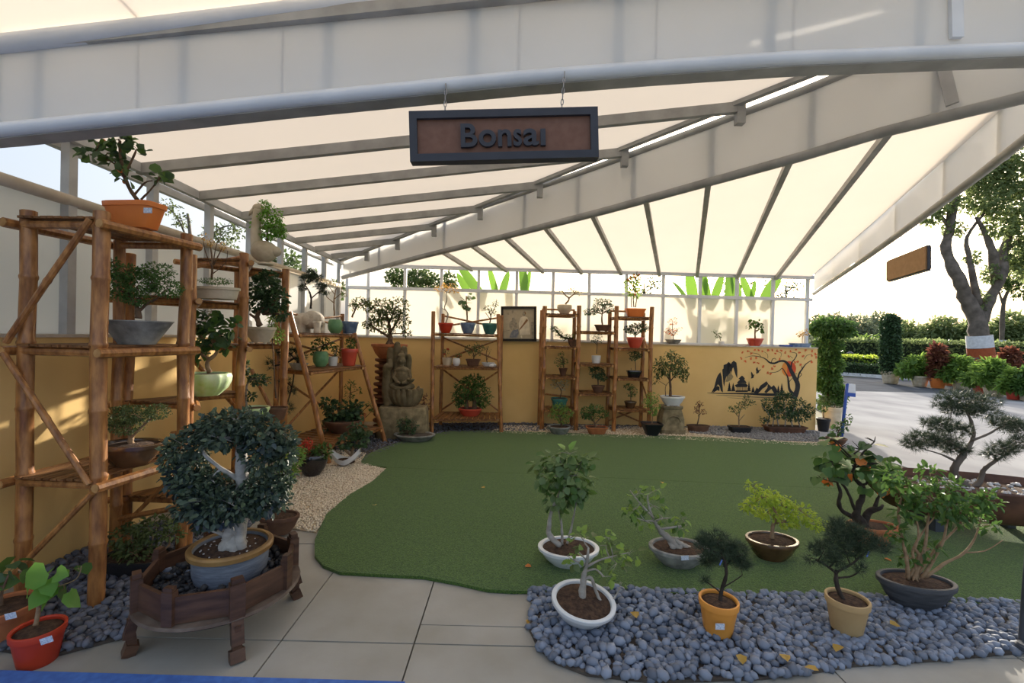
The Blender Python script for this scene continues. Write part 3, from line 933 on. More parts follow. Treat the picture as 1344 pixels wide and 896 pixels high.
def leaf_frames(pads, n, shell=.55, droop=.0, upb=.5, wild=.6):
    wts = np.array([max(1e-6, p[1][0] * p[1][2]) for p in pads]); wts = wts / wts.sum()
    idx = rng.choice(len(pads), n, p=wts)
    C = np.array([p[0] for p in pads], float)[idx]; Rr = np.array([p[1] for p in pads], float)[idx]
    u = unit(rng.normal(0, 1, (n, 3)))
    rad = shell + (1 - shell) * rng.random((n, 1)) ** .7
    rad = np.where(rng.random((n, 1)) < .12, rad * 1.15, rad)
    Pp = C + u * Rr * rad
    D = unit(u * .8 + rng.normal(0, wild, (n, 3)) + np.array([0, 0, -droop]))
    N = unit(np.array([0, 0, upb]) + u * .6 + rng.normal(0, .35, (n, 3)))
    S = unit(np.cross(N, D)); N = np.cross(D, S)
    return Pp, D, S, N
def leaf_mesh(pads, n, L, W=.55, T=LEAF_T, **kw):
    Pp, D, S, N = leaf_frames(pads, n, **kw)
    l = (L * rng.uniform(.6, 1.2, (n, 1)))
    T_ = T
    V = Pp[:, None, :] + l[:, None, :] * (T_[None, :, 0:1] * D[:, None, :] + T_[None, :, 1:2] * W * S[:, None, :] + T_[None, :, 2:3] * N[:, None, :])
    Fc = (HEART_F if len(T_) == 9 else LEAF_F)[None] + (np.arange(n) * len(T_))[:, None, None]
    return V.reshape(-1, 3), Fc.reshape(-1, 4)
def needle_mesh(pads, tufts, L, per=16, wd=.0016, up_=.6):
    Pp, D, S, N = leaf_frames(pads, tufts, .35, 0, .7, .5)
    D = unit(D + np.array([0, 0, up_]))
    n = tufts * per
    Pn = np.repeat(Pp, per, 0); Dn = np.repeat(D, per, 0)
    d = unit(Dn * .75 + unit(rng.normal(0, 1, (n, 3))) * .75)
    s_ = unit(np.cross(d, rng.normal(0, 1, (n, 3)))) * wd
    l = L * rng.uniform(.6, 1.1, (n, 1))
    V = np.stack([Pn - s_, Pn + s_, Pn + d * l], 1).reshape(-1, 3)
    return V, np.arange(n * 3).reshape(-1, 3)
_one = {}
def leaf_piece_mesh(mtl, heart=False, W=.6):
    k = (mtl, heart, W)
    if k not in _one:
        T = (HEART_T if heart else LEAF_T).copy(); T[:, 1] *= W / .5 * .62
        me = npmesh('leaf', T, HEART_F if heart else LEAF_F); me.materials.append(MATS[mtl]); _one[k] = me
    return _one[k]
def smoothpath(pts, k=4):
    """Catmull-Rom through (Vector, radius)"""
    out = []
    n = len(pts)
    for i in range(n - 1):
        p0, p1, p2, p3 = pts[max(i - 1, 0)], pts[i], pts[i + 1], pts[min(i + 2, n - 1)]
        for j in range(k):
            u = j / k
            q = .5 * ((2 * p1[0]) + (p2[0] - p0[0]) * u + (2 * p0[0] - 5 * p1[0] + 4 * p2[0] - p3[0]) * u * u + (3 * p1[0] - p0[0] - 3 * p2[0] + p3[0]) * u ** 3)
            out.append((q, p1[1] + (p2[1] - p1[1]) * u))
    out.append(pts[-1])
    return out
def grow(t, Y, lines, pads, leaf, bark='bark_brown', L=.03, n=200, W=.55, needles=False, heart=False, pieces=False,
         shell=.5, droop=.2, upb=.6, depth=.75, twigs=3, stem='trunk', roots=0, ymin=None, ymax=None, dj=.25, per=16, sides=8, wild=.6, fruit=None, up_=.6, nwd=.0016):
    """lines / pads are read off the photo; every point gets a real depth of its own around Y"""
    s = Y / F_PX
    m = M(); nodes = []
    for ln_ in lines:
        pts = []
        for i, q in enumerate(ln_):
            dy = q[3] if len(q) > 3 else (0 if i == 0 else rnd.gauss(0, dj) * 8)
            pts.append((AT(q[0], q[1], Y) + Vector((0, dy * s, 0)), max(q[2] * (.72 if q[2] < 9 else .85) * s / 2, .0012)))
        sp = [(p_ + Vector((rnd.gauss(0, .09), rnd.gauss(0, .09), 0)) * r_, r_ * rnd.uniform(.88, 1.14)) for p_, r_ in smoothpath(pts)]
        m.tube([p for p, _ in sp], [r for _, r in sp], sides)
        nodes += sp
    if roots:
        b0, r0 = nodes[0]
        for k in range(roots):
            a = k * 2 * math.pi / roots + rnd.uniform(-.3, .3)
            e = b0 + Vector((math.cos(a), math.sin(a), 0)) * r0 * 1.7
            m.tube([b0 + Vector((0, 0, r0 * 1.3)), b0 + Vector((math.cos(a), math.sin(a), 0)) * r0 * .9 + Vector((0, 0, r0 * .35)), e - Vector((0, 0, r0 * .2))], [r0 * .7, r0 * .5, r0 * .15], 6)
    P3 = []
    for q in pads:
        px, py, rx, ry = q[:4]
        dy = q[4] if len(q) > 4 else rnd.uniform(-.35, .35) * rx
        c = AT(px, py, Y) + Vector((0, dy * s, 0))
        ryd = rx * s * depth
        if ymax is not None and c.y + ryd > ymax: c.y = ymax - ryd
        if ymin is not None and c.y - ryd < ymin: c.y = ymin + ryd
        P3.append((tuple(c), (rx * s, ryd, ry * s)))
        if twigs and nodes:
            nb = min(nodes, key=lambda z: (z[0] - c).length + (.3 * s * 20 if z[0].z > c.z else 0))
            r0 = min(nb[1] * .8, .012)
            r0 = max(r0, .0015)
            mid = nb[0].lerp(c, .5) + Vector((rnd.gauss(0, .1), rnd.gauss(0, .1), rnd.gauss(0, .05))) * rx * s
            m.tube([nb[0], mid, c], [r0, r0 * .75, r0 * .5], 5)
            for k in range(twigs):
                u = Vector((rnd.gauss(0, 1), rnd.gauss(0, 1), rnd.gauss(.3, .8))).normalized()
                e = c + Vector((u.x * rx * s, u.y * ryd, u.z * ry * s)) * .85
                m.tube([c, c.lerp(e, .5) + Vector((0, 0, .05 * ry * s)), e], [r0 * .5, r0 * .38, r0 * .2], 4)
    if m.v:
        m.build(stem, bark, t, True)
    o0 = np.array(origin(t))
    if not pads: return
    if pieces:
        Pp, D, S, N = leaf_frames(P3, n, shell=shell, droop=droop, upb=upb, wild=wild)
        mats_ = [leaf] if isinstance(leaf, str) else list(leaf)
        for i in range(n):
            R = Matrix([[D[i][k], S[i][k], N[i][k]] for k in range(3)])
            l = L * rnd.uniform(.6, 1.2)
            o = piece('leaf', leaf_piece_mesh(rnd.choice(mats_), heart, W), t, Pp[i], R.to_euler(), (l, l, l))
    elif needles:
        n = int(n * 1.9)
        V, Fc = needle_mesh(P3, n, L, per, wd=nwd, up_=up_)
        _obj('foliage', npmesh('foliage', V - o0, Fc), leaf, t, False, 'stuff')
    else:
        n = int(n * 2.3)
        V, Fc = leaf_mesh(P3, n, L, W, HEART_T if heart else LEAF_T, shell=shell, droop=droop, upb=upb, wild=wild)
        _obj('foliage', npmesh('foliage', V - o0, Fc), leaf, t, False, 'stuff')
    if fruit:
        fm, fn, fr, kind = fruit
        Pp, D, S, N = leaf_frames(P3, fn, .8, .2)
        for i in range(fn):
            b = M()
            if kind == 'ball': b.ball(Pp[i], fr, 8, 6)
            else:
                for k in range(5):
                    a = k * 1.2566
                    e = Vector((math.cos(a), -.3, math.sin(a))) * fr
                    b.ball(Vector(Pp[i]) + e * .6, (fr * .5, fr * .35, fr * .5), 6, 4)
            b.build('flower' if kind != 'ball' else 'fruit', fm, t, True)
def price_tag(t, px, py, Y, wpx, hpx, tilt=0.0):
    s = Y / F_PX
    c = AT(px, py, Y)
    b = M(); b.box(c, (wpx * s, .002, hpx * s), Matrix.Rotation(tilt, 3, 'Y')); b.build('price_tag', 'tag_white', t)
def blue_tag(t, px, py, Y):
    b = M(); b.box(AT(px, py, Y), (.006, .004, .03), Matrix.Rotation(.4, 3, 'Y')); b.build('plant_tag', 'blue_tag', t)
def PP(label, cx, z0, Y, style, pm, rw, h, cat='bonsai', group=None, pk=None, name='potted_plant', **g):
    """potted plant: cx photo column, z0 resting height, Y depth, rw / h pot half-width and height in photo pixels"""
    s = Y / F_PX
    base = AT(cx, 440 + (EYE - z0 - h * s / 2) / s, Y); base.z = z0
    t = thing(name, label, cat, base, group)
    pk = pk or {}
    pot(t, style, pm, base, rw * s, h * s, **pk)
    if g:
        grow(t, Y, **g)
    return t
# ================================================================== PLANTS ON THE LEFT RACKS
GA, GB, GC, GD, GE = 'bonsai on the near left rack', 'bonsai on the second left rack', 'bonsai on the left step rack', 'bonsai on the crossed brace rack', 'bonsai on the back rack'
t = PP('fruiting plant with round leaves in an orange rectangular planter on top of the near rack', 177, 2.074, 2.66, 'flower', 'orange_plastic', 35, 33, group=GA,
   pk=dict(ay=.5, ex=6, n=40, rot=-.12, thick=.06), pieces=True, leaf=['leaf_mid', 'leaf_deep'], bark='bark_brown', L=.058, W=.8, n=120, upb=.8, droop=0,
   lines=[[(180, 262, 7), (166, 240, 6), (160, 212, 5), (158, 185, 4)], [(166, 240, 4), (150, 215, 3), (126, 203, 3)], [(164, 230, 4), (180, 200, 3)], [(185, 262, 4), (195, 250, 3), (212, 232, 2)], [(176, 256, 4), (190, 240, 3), (202, 238, 2)]],
   pads=[(158, 184, 14, 9), (140, 200, 12, 8), (116, 202, 10, 5), (180, 196, 9, 7), (165, 232, 11, 8), (150, 212, 10, 9), (208, 232, 9, 6), (130, 183, 9, 5)], fruit=('orange_plastic', 5, .014, 'ball'), twigs=2)
price_tag(t, 194, 276, 2.525, 11, 7)
PP('bushy small leaved bonsai in a wide grey bowl on the near rack', 180, 1.404, 2.70, 'cone', 'grey_stone', 42, 31, group=GA,
   pk=dict(ay=.8), leaf='leaf_mid', bark='bark_brown', L=.018, n=1300,
   lines=[[(182, 418, 9), (178, 402, 7), (168, 388, 4)], [(180, 410, 6), (192, 398, 5), (208, 392, 3)], [(180, 404, 5), (185, 385, 3)]],
   pads=[(155, 375, 20, 18), (188, 372, 24, 16), (218, 378, 19, 12), (170, 358, 22, 10), (205, 356, 22, 11), (180, 392, 20, 8), (150, 345, 6, 6)])
PP('feathery leaved bonsai in a brown glazed oval bowl on the near rack', 172, .704, 2.66, 'bowl', 'brown_glaze', 39, 29, group=GA,
   pk=dict(ay=.75), leaf='leaf_olive', bark='bark_tan', L=.013, n=1500,
   lines=[[(172, 582, 9), (170, 568, 6), (165, 550, 4)], [(172, 575, 5), (185, 560, 4), (200, 548, 3)], [(170, 570, 5), (155, 555, 3)]],
   pads=[(155, 548, 20, 15), (180, 543, 24, 12), (205, 540, 16, 10), (165, 560, 22, 10)])
# second left rack
t = PP('bare twiggy plant in a moss topped oval tray on the second left rack', 283, 1.725, 3.34, 'tray', 'cream_stone', 31, 15, group=GB,
   pk=dict(ay=.6, soil='moss', fill=.98), leaf='leaf_yellow', bark='bark_brown', L=.016, n=40, lines=[[(278, 366, 4), (280, 345, 3), (276, 322, 2)], [(279, 352, 2.5), (268, 330, 1.5), (266, 312, 1)], [(280, 348, 2.5), (292, 325, 1.5)], [(280, 345, 2), (284, 322, 1.2), (290, 308, 1)], [(278, 360, 2), (296, 345, 1.2), (302, 330, 1)]],
   pads=[(276, 318, 5, 5), (292, 322, 5, 5), (268, 310, 4, 4)], twigs=2)
grow(t, 3.34, [], [(283, 369, 22, 4, 0)], 'leaf_mid', L=.012, n=220, twigs=0, depth=.6)
PP('broad leaved plant in a green and white fluted pot on the second left rack', 270, 1.016, 3.38, 'urn', 'lime_glaze', 29, 29, group=GB,
   pk=dict(flute=(12, .035), n=48), pieces=True, leaf=['leaf_deep', 'leaf_mid'], bark='bark_tan', L=.07, W=.7, n=170,
   lines=[[(275, 488, 9), (272, 475, 7, 0), (282, 462, 6, 4), (278, 445, 5, 0)], [(279, 455, 4), (262, 440, 3), (256, 425, 2)], [(280, 450, 4), (296, 435, 3)]],
   pads=[(268, 422, 14, 14), (285, 438, 16, 14), (300, 450, 12, 12), (262, 445, 12, 14), (278, 408, 12, 9), (264, 466, 8, 9), (308, 430, 7, 10)])
# swan planter
Ys, s_ = 3.98, 3.98 / F_PX
sw = thing('swan_planter', 'white swan shaped planter with trailing green fern on top of the second left rack', 'planter', AT(345, 440, Ys) * Vector((1, 1, 0)) if False else Vector((AT(347, 440, Ys).x, Ys, 2.076)), GB)
b = M(); b.ball(AT(347, 330, Ys), (17 * s_, 14 * s_, 14 * s_), 18, 12)
np_ = [(AT(338, 325, Ys), 8 * s_), (AT(336, 305, Ys), 6.5 * s_), (AT(337, 288, Ys), 5.5 * s_), (AT(339, 275, Ys), 5.5 * s_)]
sp = smoothpath(np_)
b.tube([p for p, _ in sp], [r for _, r in sp], 10)
b.ball(AT(339, 273, Ys), (7.5 * s_, 5 * s_, 6 * s_), 12, 8)
b.tube([AT(334, 275, Ys), AT(329, 279, Ys), AT(327, 283, Ys)], [3.5 * s_, 2.4 * s_, .8 * s_], 8)
b.lathe([(9 * s_, 0), (10 * s_, .3 * s_), (8 * s_, 3 * s_)], 16, c=sw.location)
b.ball(AT(361, 330, Ys), (8 * s_, 7 * s_, 7 * s_), 12, 8)
b.build('swan_body', 'cream_stone', sw, True)
grow(sw, Ys, [[(350, 320, 3), (352, 300, 2), (358, 290, 1.5)]], [(353, 283, 16, 14), (362, 298, 12, 14), (346, 270, 8, 8), (370, 305, 6, 8), (333, 295, 5, 5), (352, 305, 10, 10)], 'leaf_fresh', 'bark_brown', .026, 520, stem='stem', droop=.6)
PP('dark round leaved bonsai in a cream oval pot on the second left rack', 342, 1.39, 4.02, 'bowl', 'cream_stone', 20, 20, group=GB, pk=dict(ay=.6, lift=.012),
   leaf='leaf_deep', bark='bark_brown', L=.042, n=420, W=.7,
   lines=[[(342, 428, 10), (338, 415, 7), (345, 402, 6)], [(340, 420, 6), (328, 412, 4)], [(345, 412, 6), (355, 402, 4), (362, 390, 3)]],
   pads=[(345, 378, 18, 16), (362, 392, 15, 16), (340, 398, 16, 12), (368, 412, 8, 10), (352, 365, 14, 8)])
PP('glossy green shrub growing in a low brown pot behind the second left rack', 362, .69, 4.2, 'flower', 'brown_clay', 14, 16, group=GB, leaf='leaf_light', L=.03, n=120,
   lines=[[(362, 522, 3), (360, 470, 2), (358, 430, 2)]], pads=[(358, 418, 7, 20), (366, 440, 6, 10)], cat='potted plant')
PP('small leaved bonsai in a bright green bowl low on the second left rack', 334, .694, 4.0, 'bowl', 'lime_glaze', 18, 21, group=GB,
   leaf='leaf_deep', bark='bark_grey', L=.032, n=130, lines=[[(323, 534, 5), (323, 515, 4), (326, 500, 3), (340, 495, 2)], [(324, 510, 2.5), (330, 518, 2)]],
   pads=[(336, 498, 11, 7), (350, 500, 6, 4), (331, 520, 5, 6), (323, 482, 4, 10)])

# ================================================================== STEP RACK ON THE LEFT WALL (rack C)
z1, z2, z3 = 1.494, 1.064, .214
# elephant planter
Ye, s_ = 5.62, 5.62 / F_PX
el = thing('elephant_planter', 'weathered white elephant shaped planter with dark needle tree on the left step rack', 'planter', Vector((AT(408, 440, Ye).x, Ye, z1)), GC)
b = M()
cx = el.location.x; q = s_
def ep(dx, dz, dy=0): return Vector((cx + dx * q, Ye + dy * q, z1 + dz * q))
b.ball(ep(2, 17), (15 * q, 13 * q, 12 * q), 16, 10)
b.ball(ep(-9, 16, -4), (9 * q, 9 * q, 10 * q), 14, 9)
for dx, dy in ((-9, -7), (-8, 7), (11, -7), (11, 7)):
    b.tube([ep(dx, 0, dy), ep(dx, 6, dy), ep(dx * .9, 14, dy)], [4.6 * q, 4.2 * q, 6 * q], 10)
b.tube([ep(-13, 20, -9), ep(-16, 12, -11), ep(-15, 5, -11), ep(-12, 2, -11)], [4 * q, 3.2 * q, 2.4 * q, 1.8 * q], 8)
b.ball(ep(-2, 17, -12), (5 * q, 1.6 * q, 7.5 * q), 10, 7); b.ball(ep(-14, 18, 6), (3 * q, 5 * q, 7 * q), 10, 7)
o = b.build('elephant_body', 'white_stone', el, True)
mo = o.modifiers.new('remesh', 'REMESH'); mo.mode = 'VOXEL'; mo.voxel_size = .007; mo.use_smooth_shade = True
grow(el, Ye, [[(408, 405, 4), (409, 392, 3.5), (406, 382, 3)], [(408, 392, 2.5), (418, 384, 2), (424, 380, 1.5)], [(407, 384, 2.5), (400, 374, 2)]],
     [(402, 366, 9, 5), (414, 364, 9, 5), (398, 378, 6, 4), (420, 376, 8, 4), (409, 358, 7, 3), (425, 384, 7, 3)], 'leaf_pine', 'bark_dark', .05, 130, needles=True, nwd=.0022)
PP('pale bare twig tree in a small round green pot on the left step rack', 440, z1, 6.2, 'globe', 'jade_glaze', 9.5, 18, group=GC, leaf='leaf_pale', bark='bark_tan', L=.025, n=70,
   lines=[[(439, 414, 3), (438, 395, 2.5), (440, 380, 2)], [(439, 398, 2), (428, 388, 1.2), (425, 376, 1)], [(439, 392, 2), (448, 384, 1.2), (450, 376, 1)], [(439, 386, 1.5), (432, 376, 1)]],
   pads=[(432, 372, 8, 4), (444, 374, 7, 4), (426, 382, 4, 4), (452, 385, 4, 5)])
PP('drooping leafy bonsai in a blue and white fluted pot on the left step rack', 459, z1, 6.42, 'flower', 'blue_glaze', 11, 16, group=GC, pk=dict(flute=(10, .04), n=40), leaf='leaf_olive', bark='bark_brown', L=.04, n=90,
   lines=[[(462, 416, 4), (465, 408, 3), (470, 400, 2.5), (478, 396, 2)], [(465, 406, 2), (462, 398, 1.5)]],
   pads=[(472, 397, 9, 7), (482, 396, 5, 5), (464, 400, 5, 6)])
PP('leggy green plant in a round jade pot on the middle of the left step rack', 421, z2, 5.85, 'globe', 'jade_glaze', 10, 20, group=GC, leaf='leaf_mid', L=.04, n=80, bark='bark_brown',
   lines=[[(421, 473, 3), (420, 462, 2.5), (426, 452, 2)], [(420, 464, 2), (414, 455, 1.5)]], pads=[(417, 452, 9, 7), (430, 452, 8, 5), (412, 462, 5, 4), (424, 445, 7, 4)])
PP('thin sprig growing in a small white mug on the left step rack', 437, z2, 6.05, 'mug', 'white_glaze', 6, 12, group=GC, leaf='leaf_olive', L=.03, n=40, bark='bark_grey', cat='potted plant',
   lines=[[(438, 478, 2.5), (441, 466, 2), (444, 456, 1.5)], [(440, 468, 1.5), (436, 458, 1)]], pads=[(442, 460, 5, 7), (437, 457, 3, 4)])
PP('small leafy plant in a speckled red pot on the left step rack', 458, z2, 6.2, 'flower', 'red_glaze', 11, 22, group=GC, leaf='leaf_mid', L=.038, n=50, bark='bark_brown', cat='potted plant',
   lines=[[(459, 466, 2.5), (459, 455, 2), (461, 447, 1.5)]], pads=[(460, 450, 7, 6), (462, 458, 5, 5)])
PP('spreading pine with long needles in a low grey pot on the left step rack', 392, z2, 5.27, 'bowl', 'grey_stone', 12, 9, group=GC, pk=dict(ay=.8), leaf='leaf_pine', bark='bark_dark', L=.07, n=70, needles=True, nwd=.002,
   lines=[[(392, 480, 5), (386, 470, 4), (375, 476, 3), (360, 480, 2.5)], [(388, 472, 3), (380, 462, 2.5), (366, 462, 2)], [(386, 476, 3), (384, 500, 2.5), (378, 530, 2)]],
   pads=[(357, 478, 9, 8), (372, 462, 10, 7), (385, 462, 8, 6), (382, 512, 9, 5), (374, 500, 8, 5), (378, 535, 8, 5), (395, 470, 8, 5)])
PP('dense broad leaved shrub in a brown bowl low on the left step rack', 449, z3, 5.95, 'bowl', 'brown_clay', 24, 16, group=GC, leaf='leaf_deep', L=.062, n=260, W=.75, bark='bark_brown',
   lines=[[(448, 560, 4), (446, 545, 3), (440, 530, 2)], [(449, 556, 4), (458, 540, 3), (460, 530, 2)]],
   pads=[(447, 540, 22, 13), (432, 530, 9, 8), (460, 545, 14, 12), (442, 555, 20, 10), (468, 535, 8, 8)], cat='potted plant')
PP('tall thin vine in a small terracotta pot low on the left step rack', 470, z3, 6.35, 'flower', 'terracotta', 10, 16, group=GC, leaf='leaf_mid', L=.04, n=60, bark='bark_brown', cat='potted plant',
   lines=[[(462, 556, 2), (459, 530, 2), (460, 504, 1.5)], [(466, 556, 2), (476, 540, 1.5), (486, 530, 1)], [(470, 555, 2), (482, 545, 1), (492, 532, 1)]],
   pads=[(460, 506, 6, 6), (458, 520, 5, 7), (470, 512, 4, 5), (486, 532, 5, 5), (492, 538, 4, 6)])

# ================================================================== FLOOR PLANTS ON THE LEFT
t = PP('red flowering plant in a round glossy black pot on the cream gravel', 410, .02, 4.75, 'urn', 'black_glaze', 19, 28, leaf='leaf_mid', L=.05, n=90, bark='bark_brown', cat='potted plant',
   lines=[[(410, 608, 4), (405, 595, 2.5), (402, 585, 2)], [(412, 608, 3), (424, 592, 2), (430, 585, 1.5)], [(409, 606, 3), (398, 596, 1.5)]],
   pads=[(424, 592, 12, 9), (412, 598, 10, 7), (398, 598, 6, 6)])
grow(t, 4.75, [], [(401, 587, 9, 7), (404, 580, 6, 4)], 'leaf_red', L=.03, n=60, twigs=0)
Yb = 5.1
t = thing('boat_planter', 'curved white boat shaped planter with pale branching succulent before the left step rack', 'bonsai', Vector((AT(457, 440, Yb).x, Yb, .02)))
b = M(); q = Yb / F_PX
ring = []
for i in range(9):
    k = i / 8; x = (k - .5) * 38
    z = 3 + 11 * abs(k - .5) ** 2 * 4 + (4 if k > .5 else 0) * (k - .5) * 2
    wd = 9 * math.sin(math.pi * (.08 + .84 * k)) + 1
    ring.append((x, z, wd))
vv, ff = [], []
for x, z, wd in ring:
    for dy, dz in ((-wd, 4), (-wd * .75, -3), (0, -5), (wd * .75, -3), (wd, 4), (wd * .8, 3), (wd * .6, -1), (0, -2.5), (-wd * .6, -1), (-wd * .8, 3)):
        vv.append(t.location + Vector((x * q, dy * q, max(z + dz + 2, 0) * q)))
for i in range(8):
    for k in range(10):
        ff.append((i * 10 + k, (i + 1) * 10 + k, (i + 1) * 10 + (k + 1) % 10, i * 10 + (k + 1) % 10))
ff += [tuple(range(10)), tuple(reversed(range(80, 90)))]
b.add(vv, ff); b.build('boat_pot', 'white_glaze', t, 'auto')
b = M(); b.ball(t.location + Vector((0, 0, 6 * q)), (13 * q, 6 * q, 4 * q), 14, 8); b.build('soil', 'soil', t, True)
grow(t, Yb, [[(462, 602, 6), (462, 592, 5), (468, 582, 4), (466, 572, 3)], [(461, 598, 4), (450, 588, 3), (444, 586, 2)], [(464, 588, 3), (456, 578, 2)]],
     [(466, 570, 14, 6), (455, 580, 10, 5), (474, 578, 10, 6), (470, 560, 8, 4), (482, 565, 6, 4)], 'leaf_deep', 'bark_tan', .06, 90, W=.8, droop=.4)
PP('leafy plant with light green tips in a brown oval pot behind the big tray bonsai', 366, .02, 3.35, 'bowl', 'brown_clay', 26, 24, pk=dict(ay=.7), leaf='leaf_light', L=.032, n=260, bark='bark_brown',
   lines=[[(368, 652, 5), (378, 630, 4), (384, 612, 3)], [(366, 652, 4), (360, 630, 3)]], pads=[(384, 602, 14, 11), (376, 618, 14, 12), (392, 592, 7, 6), (366, 632, 16, 10)])
PP('low spreading shrub in a black tray pot among the slate pebbles under the left rack', 178, .03, 2.78, 'tray', 'black_plastic', 40, 18, pk=dict(ay=.6, ex=5), leaf='leaf_olive', L=.034, n=330, bark='bark_tan',
   lines=[[(190, 745, 6), (205, 730, 4), (222, 715, 3)], [(188, 745, 5), (178, 722, 3), (168, 705, 2)], [(190, 742, 4), (200, 705, 2), (195, 690, 2)]],
   pads=[(170, 705, 24, 16), (200, 695, 26, 14), (225, 700, 16, 9), (185, 722, 24, 12), (160, 722, 14, 10)], cat='potted plant')
t = PP('big leaved seedling in a red plastic flower pot at the bottom left corner', 50, .0, 2.03, 'flower', 'red_plastic', 28, 46, pk=dict(thick=.07, n=36), cat='potted plant',
       pieces=True, leaf=['leaf_fresh', 'leaf_fresh', 'leaf_mid'], L=.085, W=.85, heart=True, n=10, bark='bark_tan', droop=.5, upb=1.0, twigs=2, shell=.75,
       lines=[[(47, 820, 8), (47, 800, 6), (50, 785, 5), (46, 762, 4)], [(49, 790, 3), (70, 772, 2.5), (96, 762, 2), (108, 742, 1.5)], [(48, 775, 3), (30, 755, 2), (22, 748, 1.5)]],
       pads=[(45, 765, 20, 16), (68, 770, 14, 12), (104, 745, 12, 6), (26, 752, 8, 8), (85, 772, 12, 6)])
l_ = .13
for (px, py, ax, az, L_) in ((60, 748, -.80, -.70, .105), (64, 760, .35, -.85, .075), (74, 752, .95, .0, .065)):
    D = Vector((ax, -.25, az)).normalized(); N = Vector((.1, -.9, .45)); S = N.cross(D).normalized(); N = D.cross(S)
    R = Matrix(((D.x, S.x, N.x), (D.y, S.y, N.y), (D.z, S.z, N.z)))
    piece('leaf', leaf_piece_mesh('leaf_fresh', True, .85), t, AT(px, py, 1.98), R.to_euler(), (L_, L_, L_))
price_tag(t, 61, 840, 1.915, 17, 8, -.35)
t = PP('terracotta coloured flower pot cut by the left edge of the frame', 5, .0, 2.16, 'flower', 'terracotta', 35, 48, pk=dict(thick=.07, n=36), cat='potted plant', pieces=True, leaf=['leaf_deep', 'leaf_mid'], L=.07, W=.8, heart=True, n=12, bark='bark_brown',
       lines=[[(2, 795, 6), (4, 775, 4), (8, 755, 3)]], pads=[(8, 752, 16, 14), (-10, 765, 14, 14)])
price_tag(t, 14, 808, 2.035, 15, 8, -.25)

# ================================================================== TRAY TABLE WITH THE BIG BONSAI
tc = Vector((-1.455, 2.33, 0)); RO = .338
t = thing('tray_stand', 'dark wooden octagonal tray on carved legs filled with black pebbles', 'plant stand', tc)
oc = [tc + Vector((math.cos(math.radians(a)), math.sin(math.radians(a)), 0)) * RO for a in range(-3, 357, 45)]
ZB, ZT = .205, .325
for i in range(8):
    p, q = oc[i], oc[(i + 1) % 8]
    b = M(); b.bar(p + Vector((0, 0, (ZB + ZT) / 2)), q + Vector((0, 0, (ZB + ZT) / 2)), .018, ZT - ZB); b.build('side_board', 'dark_wood', t)
    rd = (p - tc).normalized(); R = Matrix.Rotation(math.atan2(rd.y, rd.x), 3, 'Z')
    if i % 2 == 0:
        b = M(); b.box(p + Vector((0, 0, (ZB + ZT) / 2 + .012)), (.035, .05, ZT - ZB + .03), R); b.box(p + Vector((0, 0, ZT + .035)), (.028, .04, .02), R); b.build('corner_post', 'dark_wood', t)
    else:
        b = M()
        b.box(p + rd * .002 + Vector((0, 0, .27)), (.045, .062, .16), R); b.box(p + rd * .002 + Vector((0, 0, .36)), (.034, .048, .024), R)
        cp = p + rd * .0
        b.bar(cp + Vector((0, 0, .20)), cp + rd * .03 + Vector((0, 0, .08)), .05, .04, rd); b.bar(cp + rd * .02 + Vector((0, 0, .10)), cp + rd * .012 + Vector((0, 0, .03)), .036, .036, rd)
        b.bar(cp + rd * .012 + Vector((0, 0, .05)), cp + rd * .03, .06, .05, rd); b.box(cp + rd * .028 + Vector((0, 0, .15)), (.016, .022, .03), R)
        b.build('leg', 'dark_wood', t)
b = M(); b.lathe([(RO - .05, .165), (RO + .01, .175), (RO + .028, .188), (RO + .022, .200), (RO - .04, .204)], 40, c=tc); b.build('ring', 'worn_wood', t, 'auto')
b = M(); b.prism([tuple(p[:2]) for p in oc], .195, .235); b.build('tray_floor', 'dark_wood', t)
if 'pebble_black' not in PEBM:
    PEBM['pebble_black'] = []
    for me in PEB:
        c = me.copy(); c.materials.append(MATS['pebble_black']); PEBM['pebble_black'].append(c)
op = [tuple((tc + (p - tc) * .93)[:2]) for p in oc]
pc = Vector((-1.42, 2.345, .24))
for p in sample(op, 260, .034, [(pc.x, pc.y, .17)]):
    z_ = rnd.uniform(.014, .026)
    m_ = rnd.choice(PEBM['pebble_black']) if rnd.random() < .93 else rnd.choice(PEBM['pebble_blue'])
    piece('pebble', m_, t, (p[0], p[1], .236 + z_ * rnd.uniform(.5, 1.6)), (rnd.gauss(0, .4), rnd.gauss(0, .4), rnd.uniform(0, 6.28)), (z_, z_, z_ * 1.1))
pts_ = sample(op, 420, .018)
pos = np.array([(p[0], p[1], .236 + rnd.uniform(0, .012)) for p in pts_]) - np.array(tc)
Vv, Ff = scatter(IV, IF, pos, .018 * rng.uniform(.7, 1.2, (len(pts_), 1)) * np.array([[1, .85, .65]]))
_obj('pebble_mass', npmesh('pebble_mass', Vv, Ff), 'pebble_black', t, True, 'stuff')
bt = thing('potted_bonsai', 'large bonsai with thick pale trunk in a grey pot inside the octagonal tray', 'bonsai', pc)
pot(bt, 'drum', 'blue_grey_clay', pc, .176, .16, n=48, thick=.07)
b = M(); b.lathe([(.183, .132), (.193, .138), (.195, .158), (.186, .167), (.170, .167), (.166, .155)], 48, c=pc, cap0=False, cap1=False); b.build('rim', 'ochre_glaze', bt, 'auto')
Yt = 2.345
